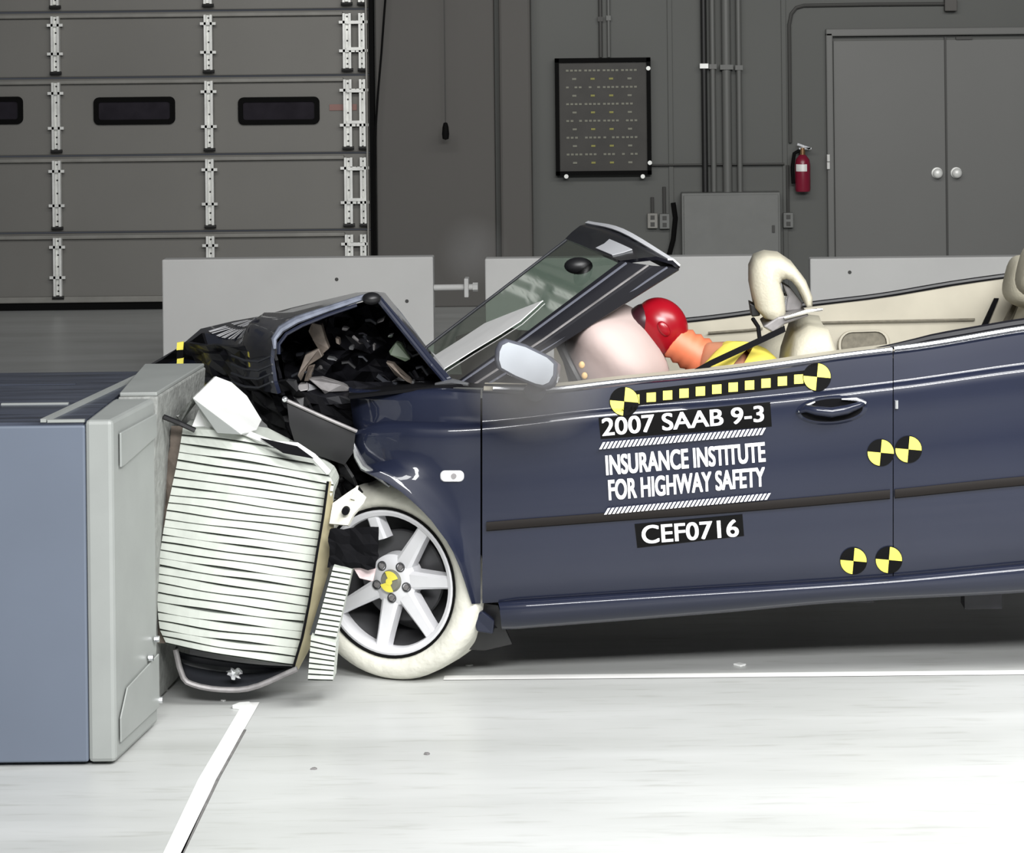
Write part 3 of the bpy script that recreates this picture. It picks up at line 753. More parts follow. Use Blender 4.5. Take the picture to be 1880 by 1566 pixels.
decal_text('2007 SAAB 9-3', [(1104, 768), (1402, 744), (1403, 774), (1106, 801)], 'model_lettering', door, 0.02)
decal_text('INSURANCE INSTITUTE', [(1111, 836), (1404, 811), (1406, 848), (1113, 873)], 'institute_lettering', door, 0.035)
decal_text('FOR HIGHWAY SAFETY', [(1116, 881), (1404, 857), (1405, 893), (1118, 919)], 'institute_lettering', door, 0.035)
p2 = decal_quad([(1165, 962), (1363, 944), (1366, 984), (1170, 1006)], 'code_plate', M['tape_black'], door, 0.002)
decal_text('CEF0716', [(1177, 965), (1355, 953), (1357, 985), (1179, 999)], 'code_lettering', door, 0.02)
def hatch(x0, y0, x1, y1, h, n):
    m = MB()
    for k in range(n):
        u = k/n; w = 0.62/n
        xa = lerp(x0, x1, u); ya = lerp(y0, y1, u); xb = lerp(x0, x1, u+w); yb = lerp(y0, y1, u+w)
        m.face([S(xa, ya, .0165), S(xb, yb, .0165), S(xb+7, yb-h, .0165), S(xa+7, ya-h, .0165)])
    return m.build('hatched_stripe', M['white_ink'], door)
hatch(1100, 825, 1402, 798, 13, 40); hatch(1109, 945, 1411, 917, 12, 40)
def disc(cx, cy, r, a0, a1, pos, out, n):
    return [[pos(cx+r*q*math.cos(math.radians(lerp(a0, a1, k/n))), cy+r*q*math.sin(math.radians(lerp(a0, a1, k/n))), out) for k in range(n+1)] for q in (0.02, .2, .4, .6, .8, 1)]
def target(cx, cy, r, parent, out=0.003, pos=S):
    t = MB().grid(disc(cx, cy, r, 0, 360, pos, out, 32)).build('target_sticker', M['tape_black'], parent)
    y = MB()
    for a0 in (-90, 90): y.grid(disc(cx, cy, r*.96, a0+5, a0+95, pos, out+.0012, 10))
    y.build('target_marking', M['yellow'], t if parent.parent is None else parent)
for cx, cy in ((1617, 831), (1668, 825), (1567, 1030), (1632, 1028)): target(cx, cy, 25, car, 0.004)
# measuring tape
tp = MB()
q = [(1128, 722), (1510, 676), (1512, 704), (1130, 750)]
tp.grid([[S(lerp(q[0][0], q[1][0], k/12), lerp(lerp(q[0][1], q[1][1], k/12), lerp(q[3][1], q[2][1], k/12), w/3), .002) for k in range(13)] for w in range(4)])
for k in range(11):
    x = lerp(1165, 1466, k/10); y = lerp(733, 696, k/10)
    tp.grid([[S(x-8, y-8, .0032), S(x+9, y-9, .0032)], [S(x-8, y, .0032), S(x+9, y-.5, .0032)], [S(x-8, y+9, .0032), S(x+9, y+8, .0032)]], 1)
tp.build('checkered_tape', [M['tape_black'], M['yellow']], door)
target(1146, 737, 27, door, 0.005); target(1500, 692, 26, door, 0.005)

# ---------------- underbody, floor pan
m = MB()
def carp(px, py, lat): # lat 0 near .. 1 far
    p = W(px, py, Y0+0.06); p.y = lerp(Y0+0.08, 2*YC-Y0-0.08, lat); return p
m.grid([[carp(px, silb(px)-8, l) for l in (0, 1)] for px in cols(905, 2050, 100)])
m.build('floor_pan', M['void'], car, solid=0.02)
MB().tube([carp(900, 1150, .3), carp(1200, 1135, .3), carp(1500, 1110, .35), carp(2000, 1085, .35)], 0.035, 10).build('exhaust', M['crumple'], car, smooth=True)
for px, l in ((1000, .2), (1250, .15), (1500, .12), (1760, .15)):
    MB().box(carp(px, silb(px)+2, l), (random.uniform(.2, .4), .12, .05)).build('underbody_bracket', M['crumple'], car)
MB().box(carp(1815, 1105, .1), (.12, .1, .1)).build('underbody_bracket', M['crumple'], car)
# cabin inner side walls
for fl_ in (False, True):
    g = [[W(px, belt(px)+2, Y0+0.19), W(px, silb(px)-12, Y0+0.16)] for px in cols(1000 if fl_ else 930, 2025, 60)]
    if fl_:
        tr = MB().grid([[far(c[0])+Vector((0, 0, .022)), far(c[1])] for c in g]).build('interior_trim', M['beige_trim'], car, solid=0.015)
    else: MB().grid(g).build('interior_trim', M['beige_trim'], car, solid=0.015)
yf = 2*YC-Y0-0.21
MB().tube([W(1505, 592, yf), W(1600, 590, yf), W(1790, 586, yf)], 0.004, 6).build('trim_seam', M['beige_dark'], tr)
MB().tube([W(1300, 611, yf), W(1370, 606, yf), W(1400, 603, yf)], 0.004, 6).build('trim_seam', M['beige_dark'], tr)
g = [[W(1586+x*q, 633+y*q-(x*q)*.03, yf-o) for x, y in rrect(0, 0, 96, 54, 24)] for q, o in ((1, 0), (.96, .012), (.88, .012), (.84, .004))]
m = MB().grid(g, [0, 0, 1], closed_v=True); m.face(g[-1], 1); m.build('speaker_grille', [M['beige_trim'], M['beige_dark']], tr, smooth=True)
# rear deck / trunk lid
g = []
for px in cols(2010, 2680, 40):
    a = W(px, belt(px)-2, Y0+0.12); b = far(a)
    g.append([a, a.lerp(b, .25)+Vector((0, 0, .04)), a.lerp(b, .5)+Vector((0, 0, .05)), a.lerp(b, .75)+Vector((0, 0, .04)), b])
MB().grid(g).build('trunk_lid', M['paint'], car, smooth=True)
g = []
for s in (-1, -.5, 0, .5, 1, 1.5, 2):
    a = W(2680, row_py(2680, s), Y0+prof_d(s)); b = far(a); b2 = a.lerp(b, .5)+Vector((.12, 0, 0))
    g.append([a, a.lerp(b, .2)+Vector((.09, 0, 0)), b2, a.lerp(b, .8)+Vector((.09, 0, 0)), b])
MB().grid(g).build('rear_bumper', M['paint'], car, smooth=True)

# ---------------- wheels
def make_wheel(Cx, turn, camber, chalk, broken):
    Mx = Matrix.Translation(Cx) @ Matrix.Rotation(-turn, 4, 'Z') @ Matrix.Rotation(camber, 4, 'X') @ Matrix.Rotation(math.radians(90), 4, 'X')
    # local +z = outward (towards the camera)
    R = 0.318
    tm = M['tire'] if chalk else M['black']
    w = MB().lathe([(0.236, 0.0), (0.242, 0.016), (0.265, 0.028), (0.290, 0.026), (0.308, 0.012), (R, -0.012), (R+.002, -0.06), (R+.002, -0.13), (R, -0.175), (0.306, -0.2), (0.285, -0.212), (0.255, -0.21), (0.236, -0.2)], Mx, 64)
    wheel = MB().lathe([(0.235, 0.010), (0.234, 0.016), (0.226, 0.018), (0.214, 0.012), (0.210, -0.002), (0.213, -0.02), (0.216, -0.04)], Mx, 64).build('wheel', M['alloy'], car, smooth=True)
    tr_ = w.build('tire', tm, wheel, smooth=True, angle=70)
    if chalk: tr_['label'] = 'tire painted chalk white'
    MB().lathe([(0.243, 0.019), (0.2405, 0.023), (0.235, 0.021), (0.233, 0.014)], Mx, 64).build('bead_line', M['tape_black'], wheel, smooth=True)
    MB().lathe([(0.216, -0.04), (0.205, -0.1), (0.200, -0.19), (0.06, -0.20), (0.0, -0.2)], Mx, 48).build('rim_barrel', M['rim_dark'], wheel, smooth=True)
    MB().lathe([(0.0, -0.085), (0.145, -0.085), (0.15, -0.09), (0.15, -0.11), (0.0, -0.11)], Mx, 40).build('brake_disc', M['rim_dark'], wheel, smooth=True)
    for k in range(7):
        a = math.radians(3+k*360/7)
        if broken and k in (3,): continue
        r0, r1 = 0.045, 0.222
        if broken and k == 2: r0 = 0.135
        sp = MB(); g = []
        n = 7
        for i in range(n+1):
            t = i/n; r = lerp(r0, r1, t)
            hw = lerp(0.030, 0.020, min(1, (r-0.045)/0.14)); zf = lerp(-0.016, 0.008, (r-0.045)/0.177)
            prof = [(-hw*1.15, zf-0.045), (-hw*1.05, zf-0.008), (-hw*.7, zf), (hw*.7, zf), (hw*1.05, zf-0.008), (hw*1.15, zf-0.045)]
            g.append([Mx @ Vector((r*math.cos(a)-q*math.sin(a), r*math.sin(a)+q*math.cos(a), z)) for q, z in prof])
        sp.grid(g); sp.face(g[0]); sp.face(g[-1])
        sp.build('spoke', M['alloy'], wheel, smooth=True, angle=35)
    MB().lathe([(0.0, -0.01), (0.04, -0.01), (0.07, -0.014), (0.082, -0.024), (0.084, -0.07)], Mx, 40).build('hub', M['alloy'], wheel, smooth=True)
    for k in range(5):
        a = math.radians(54+k*72)
        c = Mx @ Matrix.Translation((0.056*math.cos(a), 0.056*math.sin(a), -0.013))
        MB().lathe([(0.0155, -0.002), (0.0155, 0.005), (0.0125, 0.005), (0.0115, -0.002)], c, 16).build('lug_seat', M['rim_dark'], wheel)
        MB().lathe([(0.0, 0.009), (0.0085, 0.008), (0.0105, 0.0), (0.0105, -0.004)], c, 6).build('lug_nut', M['grey_part'], wheel)
    MB().lathe([(0.0, 0.003), (0.03, 0.002), (0.036, -0.008), (0.036, -0.02)], Mx, 32).build('centre_cap', M['mark'] if chalk else M['alloy'], wheel, smooth=True)
    if chalk:
        y = MB()
        for a0 in (20, 200):
            y.face([Mx @ Vector((0, 0, 0.006))]+[Mx @ Vector((0.034*math.cos(math.radians(a0+9.5*k)), 0.034*math.sin(math.radians(a0+9.5*k)), 0.006)) for k in range(11)])
        y.face([Mx @ Vector((0.012*math.cos(k*math.pi/6), 0.012*math.sin(k*math.pi/6), 0.007)) for k in range(12)])
        y.build('yellow_marking', M['yellow'], wheel)
    return wheel, Mx
WC = W(716, 1076, 8.54); WC.z = 0.318
wheel, WMx = make_wheel(WC, math.radians(23), math.radians(1.5), True, True)
# wheel liner torn over the tire, black rag covering the broken spokes
RC = W(RWX, RWY+30, Y0+0.05); RC.z = 0.33
make_wheel(RC, 0, 0, False, False)
m = MB(); rg = []
for i in range(7):
    r = []
    for k in range(8):
        r.append(W(lerp(604, 693+(-6 if i > 4 else 0), k/7)+random.uniform(-3, 3), lerp(972, 1040, i/6)+random.uniform(-3, 3)+k*(-1.0 if i < 2 else .8), 8.24+random.uniform(-.008, .008)))
    rg.append(r)
m.grid(rg); m.build('torn_liner', M['void'], car, solid=0.012)
m = MB().prism([W(648, 1042, 8.25), W(675, 1030, 8.26), W(690, 1045, 8.27), W(685, 1068, 8.27), W(660, 1062, 8.25)], (0, .02, 0)); m.build('broken_spoke', mat('pinkish_scrap', (.62, .50, .50), .5), car, bevel=.003)
# cream torn tyre flap at the top left of the wheel
MB().grid([[W(606, 962, 8.27), W(612, 925, 8.29), W(640, 905, 8.3), W(652, 897, 8.31)], [W(640, 965, 8.25), W(650, 945, 8.26), W(668, 925, 8.28), W(672, 915, 8.3)]]).build('torn_sidewall', M['tire'], car, solid=.014, smooth=True)
MB().prism([W(643, 915, 8.27), W(654, 893, 8.28), W(658, 893, 8.28), W(652, 918, 8.27)], (0, .015, 0)).build('torn_sidewall', M['tire'], car)
p = W(634, 939, 8.235); MB().tube([p, p+Vector((0, .03, 0))], .012, 12).build('valve_hole', M['void'], car)

# ---------------- hood
YHN = 8.62; YHF = 9.9
stn = [ # near (px,py,Y)  far (px,py,Y)
    ((834, 706, 8.56), (800, 664, 9.9)),
    ((790, 656, 8.55), (770, 626, 9.9)),
    ((736, 592, 8.55), (733, 575, 9.9)),
    ((697, 546, 8.55), (706, 541, 9.9)),
    ((684, 540, 8.54), (690, 538, 9.9)),
    ((660, 549, 8.52), (655, 540, 9.9)),
    ((600, 570, 8.50), (590, 555, 9.9)),
    ((545, 589, 8.48), (535, 568, 9.9)),
    ((516, 606, 8.47), (480, 583, 9.9)),
    ((503, 626, 8.47), (430, 592, 9.95)),
    ((500, 660, 8.47), (370, 606, 9.95)),
    ((506, 700, 8.48), (330, 640, 9.95)),
    ((513, 722, 8.50), (255, 684, 9.95)),
]
def Wp(p): return W(*p)
g = []
for k, (a, b) in enumerate(stn):
    A = Wp(a); B = Wp(b); r = []
    for i in range(13):
        t = i/12.0
        p = A.lerp(B, t)
        cr_ = 0.03*math.sin(math.pi*t) if k < 9 else 0.05*math.sin(math.pi*t)
        p.z += cr_*(0.2 if k < 4 else 0.0) 
        if k >= 8: p.z += -0.03*math.sin(math.pi*t)*math.sin(5*t+k) ; p.x += 0.03*math.sin(7*t+k)*math.sin(math.pi*t)
        r.append(p)
    g.append(r)
hood = MB().grid(g).build('hood', M['paint'], car, smooth=True, solid=0.012, angle=60)
# rolled near edge of the hood, the lamp highlight put into its pale colour
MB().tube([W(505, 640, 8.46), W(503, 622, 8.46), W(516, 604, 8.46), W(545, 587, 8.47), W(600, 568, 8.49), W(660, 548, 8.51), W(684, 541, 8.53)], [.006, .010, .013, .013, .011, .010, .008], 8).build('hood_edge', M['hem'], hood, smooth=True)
MB().tube([W(512, 650, 8.45), W(512, 632, 8.45), W(526, 613, 8.45), W(555, 597, 8.46), W(600, 579, 8.48), W(655, 560, 8.5)], .006, 8).build('hood_flange', M['paint'], hood, smooth=True)
MB().tube([W(692, 546, 8.54), W(740, 606, 8.54), W(790, 668, 8.54), W(826, 710, 8.55)], .009, 8).build('hood_edge', M['paint'], hood, smooth=True)
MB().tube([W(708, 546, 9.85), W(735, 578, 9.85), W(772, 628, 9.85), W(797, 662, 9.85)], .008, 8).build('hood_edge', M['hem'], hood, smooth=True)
m = MB()
m.ellipsoid(W(682, 548, 8.5), (.03, .03, .02)); m.build('hinge_knuckle', M['black'], hood, smooth=True)
# white printing on the hood front
def hoodp(s, t, o):
    k = int(s); k = min(k, len(g)-2); f_ = s-k
    i = t*12; j = min(int(i), 11); fi = i-j
    p = g[k][j].lerp(g[k][j+1], fi).lerp(g[k+1][j].lerp(g[k+1][j+1], fi), f_)
    return p+Vector((-0.3, -0.2, 1)).normalized()*o
m = MB()
for k in range(16):
    t0 = lerp(.42, .93, k/16)
    for s0 in (8.6, 9.35):
        w = .016; sl = random.choice((-.012, .012, 0, .015))
        m.face([hoodp(s0, t0, .012), hoodp(s0, t0+w, .012), hoodp(s0+.55, t0+w+sl, .012), hoodp(s0+.55, t0+sl, .012)])
m.build('hood_lettering', M['white_ink'], hood)
# yellow/black marker tape on the nose
yt = MB()
for k in range(3):
    y0 = 629+k*15
    yt.prism([W(325, y0, 9.45), W(337, y0-2, 9.45), W(336, y0+13, 9.45), W(324, y0+14, 9.45)], (0, .01, 0), 0 if k in (0, 2) else 1)
yt.build('checkered_tape', [M['yellow'], M['tape_black']], hood)
# crumpled nose below the hood
def crumple(c4, nu, nv, amp, name, m_, seed, jit=5, parent=car, solid=.01, edge=True):
    rnd = random.Random(seed); gg = []
    for i in range(nu+1):
        r = []
        for k in range(nv+1):
            u = i/nu; v = k/nv
            P = [lerp(lerp(c4[0][q], c4[1][q], v), lerp(c4[3][q], c4[2][q], v), u) for q in range(3)]
            e = 1.0 if not edge else (0.35 if i in (0, nu) or k in (0, nv) else 1)
            r.append(W(P[0]+rnd.uniform(-jit, jit)*e, P[1]+rnd.uniform(-jit, jit)*e, P[2]+rnd.uniform(-amp, amp)))
        gg.append(r)
    return MB().grid(gg).build(name, m_, parent, solid=solid)
crumple([(340, 628, 9.5), (505, 640, 8.55), (520, 725, 8.56), (390, 720, 9.3)], 8, 12, .03, 'crushed_nose', M['crumple'], 3, 6)
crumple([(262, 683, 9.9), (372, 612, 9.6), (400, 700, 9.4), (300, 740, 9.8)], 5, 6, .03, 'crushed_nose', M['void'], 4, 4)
crumple([(420, 690, 8.75), (540, 700, 8.52), (665, 905, 8.50), (600, 915, 8.62)], 14, 9, .05, 'crushed_bumper', M['black'], 5, 7)
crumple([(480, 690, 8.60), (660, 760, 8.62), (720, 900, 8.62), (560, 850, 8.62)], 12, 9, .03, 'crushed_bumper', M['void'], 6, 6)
for k in range(4):
    y = 648+k*16; m = MB().tube([W(425, y+5, 8.72), W(450, y+14, 8.6), W(475, y+16, 8.53), W(500, y+5, 8.47)], .004, 6); m.build('grille_bar', M['grey_plastic'], car, smooth=True)
# dark bumper skin panel
MB().grid([[W(527, 738, 8.42), W(590, 768, 8.41), W(652, 794, 8.44)], [W(532, 780, 8.41), W(592, 805, 8.40), W(648, 830, 8.44)], [W(545, 822, 8.43), W(592, 838, 8.42), W(632, 852, 8.46)]]).build('bumper_skin', M['black'], car, solid=.008, smooth=True)
MB().tube([W(522, 733, 8.41), W(590, 764, 8.40), W(655, 792, 8.43)], .006, 8).build('bumper_edge', M['grey_part'], car, smooth=True)
p = W(523, 733, 8.4); MB().ellipsoid(p, (.010, .010, .010), nu=8, nv=10).build('rivet', M['chrome'], car, smooth=True)
# ---------------- engine bay
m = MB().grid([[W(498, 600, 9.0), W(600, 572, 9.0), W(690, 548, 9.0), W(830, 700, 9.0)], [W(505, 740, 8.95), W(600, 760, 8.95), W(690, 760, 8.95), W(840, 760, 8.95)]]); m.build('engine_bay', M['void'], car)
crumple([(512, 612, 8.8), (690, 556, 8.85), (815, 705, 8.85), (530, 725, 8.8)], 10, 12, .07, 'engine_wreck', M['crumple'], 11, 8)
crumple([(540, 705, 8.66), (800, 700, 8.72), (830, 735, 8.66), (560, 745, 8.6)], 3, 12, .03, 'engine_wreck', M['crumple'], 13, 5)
sc_ = [  # scrap pieces, the smallest standing in for glints  (polygon px,py list, Y, material)
    ([(572, 592), (590, 596), (597, 622), (604, 640), (590, 652), (575, 625), (566, 608)], 8.66, 'rust', 'strut_tower'),
    ([(585, 640), (560, 652), (546, 690), (552, 700), (565, 672), (592, 655)], 8.64, 'rust', 'strut_tower'),
    ([(566, 672), (558, 700), (568, 700), (576, 672)], 8.63, 'rust', 'bracket'),
    ([(548, 706), (566, 704), (566, 716), (543, 720)], 8.62, 'grey_part', 'bracket'),
    ([(566, 696), (590, 694), (628, 706), (650, 718), (604, 720), (596, 724), (588, 714)], 8.62, 'grey_part', 'reservoir'),
    ([(600, 656), (612, 658), (618, 663), (600, 660)], 8.64, 'chrome', 'glint_chip'),
    ([(640, 637), (648, 634), (649, 643), (641, 642)], 8.66, 'chrome', 'glint_chip'),
    ([(692, 588), (706, 582), (704, 590), (692, 594)], 8.68, 'grey_part', 'glint_chip'),
    ([(712, 616), (722, 614), (720, 620), (712, 620)], 8.66, 'chrome', 'glint_chip'),
    ([(727, 628), (736, 632), (754, 660), (744, 664), (716, 652), (714, 645)], 8.66, 'green', 'washer_bottle'),
    ([(708, 665), (722, 668), (735, 684), (752, 696), (758, 706), (746, 700), (726, 690)], 8.64, 'rust', 'linkage'),
    ([(755, 700), (760, 700), (760, 710), (756, 710)], 8.63, 'chrome', 'glint_chip'),
    ([(628, 600), (640, 604), (636, 608), (627, 606)], 8.7, 'grey_part', 'glint_chip'),
    ([(615, 620), (622, 622), (624, 634), (617, 630)], 8.7, 'rust', 'bracket'),
    ([(684, 632), (688, 634), (688, 644), (685, 644)], 8.66, 'grey_part', 'glint_chip'),
]
for poly, Y, mt, nm in sc_:
    MB().prism([W(x, y, Y+random.uniform(-.02, .02)) for x, y in poly], (0, .05, .0)).build(nm, M[mt], car, bevel=.003)
rnd = random.Random(21)
for k in range(26):
    # hoses and wires in the wreck
    x = rnd.uniform(530, 790); ytop = max(560, 545+abs(x-690)*1.05+25) if x > 690 else lerp(625, 565, (x-530)/160)
    y = rnd.uniform(ytop+8, 712); Y = rnd.uniform(8.66, 8.8)
    a = W(x, y, Y); b = W(x+rnd.uniform(8, 45), y+rnd.uniform(-6, 18), Y+rnd.uniform(-.04, .04)); c = a.lerp(b, .5)+Vector((0, 0, rnd.uniform(-.015, .02)))
    MB().tube([a, c, b], rnd.uniform(.003, .008), 6).build('engine_hose', M[rnd.choice(['crumple', 'grey_plastic', 'black', 'grey_part' if k % 4 == 0 else 'crumple'])], car, smooth=True)
# cowl / fender top shelf (dark, behind the fender)
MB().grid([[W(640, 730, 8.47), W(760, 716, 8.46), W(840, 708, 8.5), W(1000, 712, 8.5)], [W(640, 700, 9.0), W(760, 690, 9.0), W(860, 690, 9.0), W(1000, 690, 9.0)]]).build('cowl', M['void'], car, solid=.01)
MB().tube([W(800, 706, 8.55), W(832, 702, 8.52), W(860, 706, 8.50)], [.006, .012, .006], 8).build('wiper_arm', M['chrome'], car, smooth=True)

# ---------------- windscreen
gb_n = (838, 704, 8.60); gb_f = (772, 646, 9.9); gt_n = (1146, 482, 8.80); gt_f = (1046, 436, 9.78)
_a, _b, _c = Wp(gb_n), Wp(gb_f), Wp(gt_n)
GN = (_b-_a).cross(_c-_a).normalized()
if GN.z < 0: GN = -GN
def on_glass(px, py, o=0.0):
    r = W(px, py, 1.0)-Vector((0, 0, H)); tt = ((_a+GN*o)-Vector((0, 0, H))).dot(GN)/r.dot(GN)
    return Vector((0, 0, H))+r*tt
gt_f = (1046, 436, on_glass(1046, 436).y)
print('GLASS far Y', gt_f[2])
NN = 10; g = []
for i in range(NN+1):
    r = []
    for k in range(NN+1):
        u = i/NN; v = k/NN
        a = Wp(gb_n).lerp(Wp(gb_f), v); b = Wp(gt_n).lerp(Wp(gt_f), v)
        p = a.lerp(b, u)
        r.append(p)
    g.append(r)
ws = MB().grid(g).build('windscreen', M['glass'], car, smooth=True)
GL = g
MB().grid([[on_glass(x, y, .006) for x, y in r] for r in ([(783, 640), (800, 652), (843, 625), (890, 594), (940, 574), (997, 552)], [(797, 658), (812, 662), (862, 631), (905, 602), (948, 582), (992, 556)], [(795, 666), (811, 680), (868, 644), (918, 614), (955, 590), (984, 564)])]).build('glass_glare_strip', M['white_line'], car, solid=.003)  # white strip laid on the glass in place of a bright reflection
# near A pillar
pl_lines = [[(838, 704, 8.585), (955, 621, 8.66), (1140, 481, 8.77)], [(858, 704, 8.56), (985, 618, 8.64), (1168, 485, 8.75)], [(880, 705, 8.555), (1003, 628, 8.63), (1200, 488, 8.74)], [(905, 706, 8.57), (1012, 640, 8.65), (1245, 492, 8.75)], [(905, 706, 8.64), (1012, 640, 8.70), (1245, 494, 8.8)]]
MB().grid([[Wp(p) for p in l] for l in pl_lines]).build('windscreen_pillar', M['pillar'], car, smooth=True, solid=.01)
MB().tube([W(846, 703, 8.57), W(964, 620, 8.645), W(1150, 483, 8.755)], .0045, 6).build('pillar_trim', M['mirror_shell'], car, smooth=True)
MB().tube([W(872, 705, 8.55), W(998, 623, 8.625), W(1190, 487, 8.735)], .004, 6).build('pillar_trim', M['grey_part'], car, smooth=True)
MB().tube([W(895, 706, 8.555), W(1008, 636, 8.64), W(1225, 491, 8.74)], .004, 6).build('pillar_trim', M['mirror_shell'], car, smooth=True)
# far pillar
MB().tube([Wp(gb_f), Wp(gt_f)], .006, 8).build('windscreen_pillar', M['grey_plastic'], car, smooth=True)
# header
hr = [[(1040, 440, 9.78), (1092, 462, 9.28), (1140, 482, 8.84)], [(1052, 428, 9.77), (1112, 452, 9.26), (1170, 478, 8.80)], [(1066, 417, 9.76), (1128, 438, 9.26), (1205, 474, 8.76)], [(1080, 413, 9.76), (1145, 428, 9.28), (1236, 483, 8.74)], [(1092, 418, 9.77), (1152, 438, 9.3), (1246, 492, 8.75)], [(1088, 430, 9.77), (1145, 455, 9.3), (1235, 500, 8.77)]]
hg = []
for l in hr:
    r = []
    f1 = cat_interp([(0, l[0][0]), (.5, l[1][0]), (1, l[2][0])]); f2 = cat_interp([(0, l[0][1]), (.5, l[1][1]), (1, l[2][1])]); f3 = cat_interp([(0, l[0][2]), (.5, l[1][2]), (1, l[2][2])])
    hg.append([W(f1(k/10), f2(k/10), f3(k/10)) for k in range(11)])
MB().grid(hg).build('windscreen_header', M['black_gloss'], car, smooth=True, solid=.012, angle=80)
MB().grid([[hg[2][k].lerp(hg[3][k], .75)+Vector((-.004, 0, .008)) for k in range(11)], [hg[3][k]+Vector((0, 0, .012)) for k in range(11)], [hg[4][k]+Vector((.004, 0, .008)) for k in range(11)]]).build('header_trim', M['silver'], car, smooth=True, solid=.006)  # highlight on the rear trim put into its pale colour
MB().grid([[hg[r][k].lerp(hg[r+1][k], .3 if r == 0 else 0)+Vector((-.004, 0, .008)) for k in range(4+r, 10-r)] for r in (0, 1)]+[[hg[1][k].lerp(hg[2][k], .7)+Vector((-.004, 0, .008)) for k in range(5, 9)]] if False else [[hg[0][k].lerp(hg[1][k], .2)+Vector((-.004, 0, .008)) for k in (5, 6, 7, 8)], [hg[1][k]+Vector((-.004, 0, .008)) for k in (5, 6, 7, 8)], [hg[1][k].lerp(hg[2][k], .6)+Vector((-.004, 0, .008)) for k in (5, 6, 7, 8)]]).build('header_highlight', M['silver'], car, smooth=True, solid=.004)  # pale patch shaped in place of a highlight on the header
MB().ellipsoid(W(1062, 488, 9.3), (.05, .03, .03), nu=10, nv=14).build('interior_mirror', M['black'], car, smooth=True)
# door mirror
mc = [(912, 643), (918, 630), (930, 624), (965, 634), (1008, 655), (1022, 668), (1021, 690), (1012, 706), (1000, 711), (985, 708), (945, 692), (916, 676), (911, 660)]
cxm = sum(p[0] for p in mc)/len(mc); cym = sum(p[1] for p in mc)/len(mc)
def ring(q, Y, dx=0, dy=0): return [W(cxm+(x-cxm)*q+dx, cym+(y-cym)*q+dy, Y) for x, y in mc]
m = MB().grid([ring(.92, 8.20), ring(1.0, 8.205), ring(1.06, 8.225), ring(1.06, 8.27, 4, 2), ring(.9, 8.32, 8, 4), ring(.5, 8.35, 10, 6)], closed_v=True)
m.face(ring(.5, 8.35, 10, 6))
mr = m.build('door_mirror', M['mirror_shell'], car, smooth=True, angle=60)
m = MB().grid([ring(.93, 8.207), ring(.90, 8.198)], closed_v=True); m.face(ring(.90, 8.198)); m.build('mirror_glass', M['mirror'], mr, smooth=True)
MB().tube([W(985, 705, 8.30), W(985, 716, 8.38), W(980, 722, 8.46)], [.03, .03, .035], 10).build('mirror_stalk', M['mirror_shell'], mr, smooth=True)
# dashboard + steering wheel
g = []
for lat in (0, .25, .5, .75, 1):
    r = []
    for px, py in ((852, 706), (900, 690), (960, 685), (1010, 700), (1030, 740), (1035, 800)):
        p = W(px, py, 8.6); p.y = lerp(8.6, 2*YC-8.6, lat); p.x -= .1*lat; r.append(p)
    g.append(r)
MB().grid(g).build('dashboard', M['grey_plastic'], car, smooth=True, solid=.01)
SWc = W(1065, 690, 8.86)
Rsw = Matrix.Translation(SWc) @ Matrix.Rotation(math.radians(62), 4, 'Y')
ringpts = [Rsw @ Vector((.18*math.cos(2*math.pi*k/28), .18*math.sin(2*math.pi*k/28), 0)) for k in range(29)]
sw = MB().tube(ringpts, .015, 8, cap=False).build('steering_wheel', M['black'], car, smooth=True)
for a in (0, 120, 240): MB().tube([Rsw @ Vector((0, 0, -.03)), Rsw @ Vector((.18*math.cos(math.radians(a)), .18*math.sin(math.radians(a)), 0))], .014, 8).build('wheel_spoke', M['black'], sw)
# airbag
def abfn(p):
    q = p.copy(); k = 1+.05*math.sin(5*p.x+3*p.z)+.03*math.sin(9*p.y+4*p.z); return q*k
Rab = Matrix.Rotation(math.radians(-32), 3, 'Y')
ab = MB().ellipsoid(W(1130, 652, 8.90), (.155, .27, .20), Rab, 24, 36, fn=abfn).build('airbag', M['airbag'], car, smooth=True, angle=180)
tan = mat('tag_tan', (.62, .42, .2), .6)
for x, y in ((1068, 670), (1073, 690)): MB().ellipsoid(W(x, y, 8.60), (.010, .006, .012), nu=8, nv=10).build('airbag_tag', tan, ab, smooth=True)
# ---------------- seats
def seat(yc, name_h=True, parent=car, headpix=True):
    base = MB()
    # back rest: profile in px/py plane at Y=yc
    prof = [(1455, 605), (1480, 588), (1512, 592), (1530, 640), (1545, 720), (1560, 820), (1520, 880), (1440, 880), (1435, 800), (1430, 720), (1440, 650)]
    cx0 = sum(p[0] for p in prof)/len(prof); cy0 = sum(p[1] for p in prof)/len(prof)
    g = []
    for lat, q in ((-.25, .75), (-.24, .9), (-.2, 1), (-.07, .97), (.07, .97), (.2, 1), (.24, .9), (.25, .75)):
        r = []
        for x, y in prof:
            p = W(cx0+(x-cx0)*q, cy0+(y-cy0)*q, yc); p.y = yc+lat; r.append(p)
        g.append(r)
    m = MB().grid(g, closed_v=True); m.face(g[0]); m.face(g[-1])
    st = m.build('seat_back', M['beige'], parent, smooth=True, angle=70)
    m = MB(); c = W(1340, 890, yc); m.ellipsoid(c, (.27, .26, .09), Matrix.Rotation(.08, 3, 'Y'), fn=lambda p: Vector((math.copysign(abs(p.x)**.6, p.x), math.copysign(abs(p.y)**.6, p.y), math.copysign(abs(p.z)**.8, p.z))))
    m.build('seat_cushion', M['beige'], parent, smooth=True, angle=180)
    return st
st = seat(8.84)
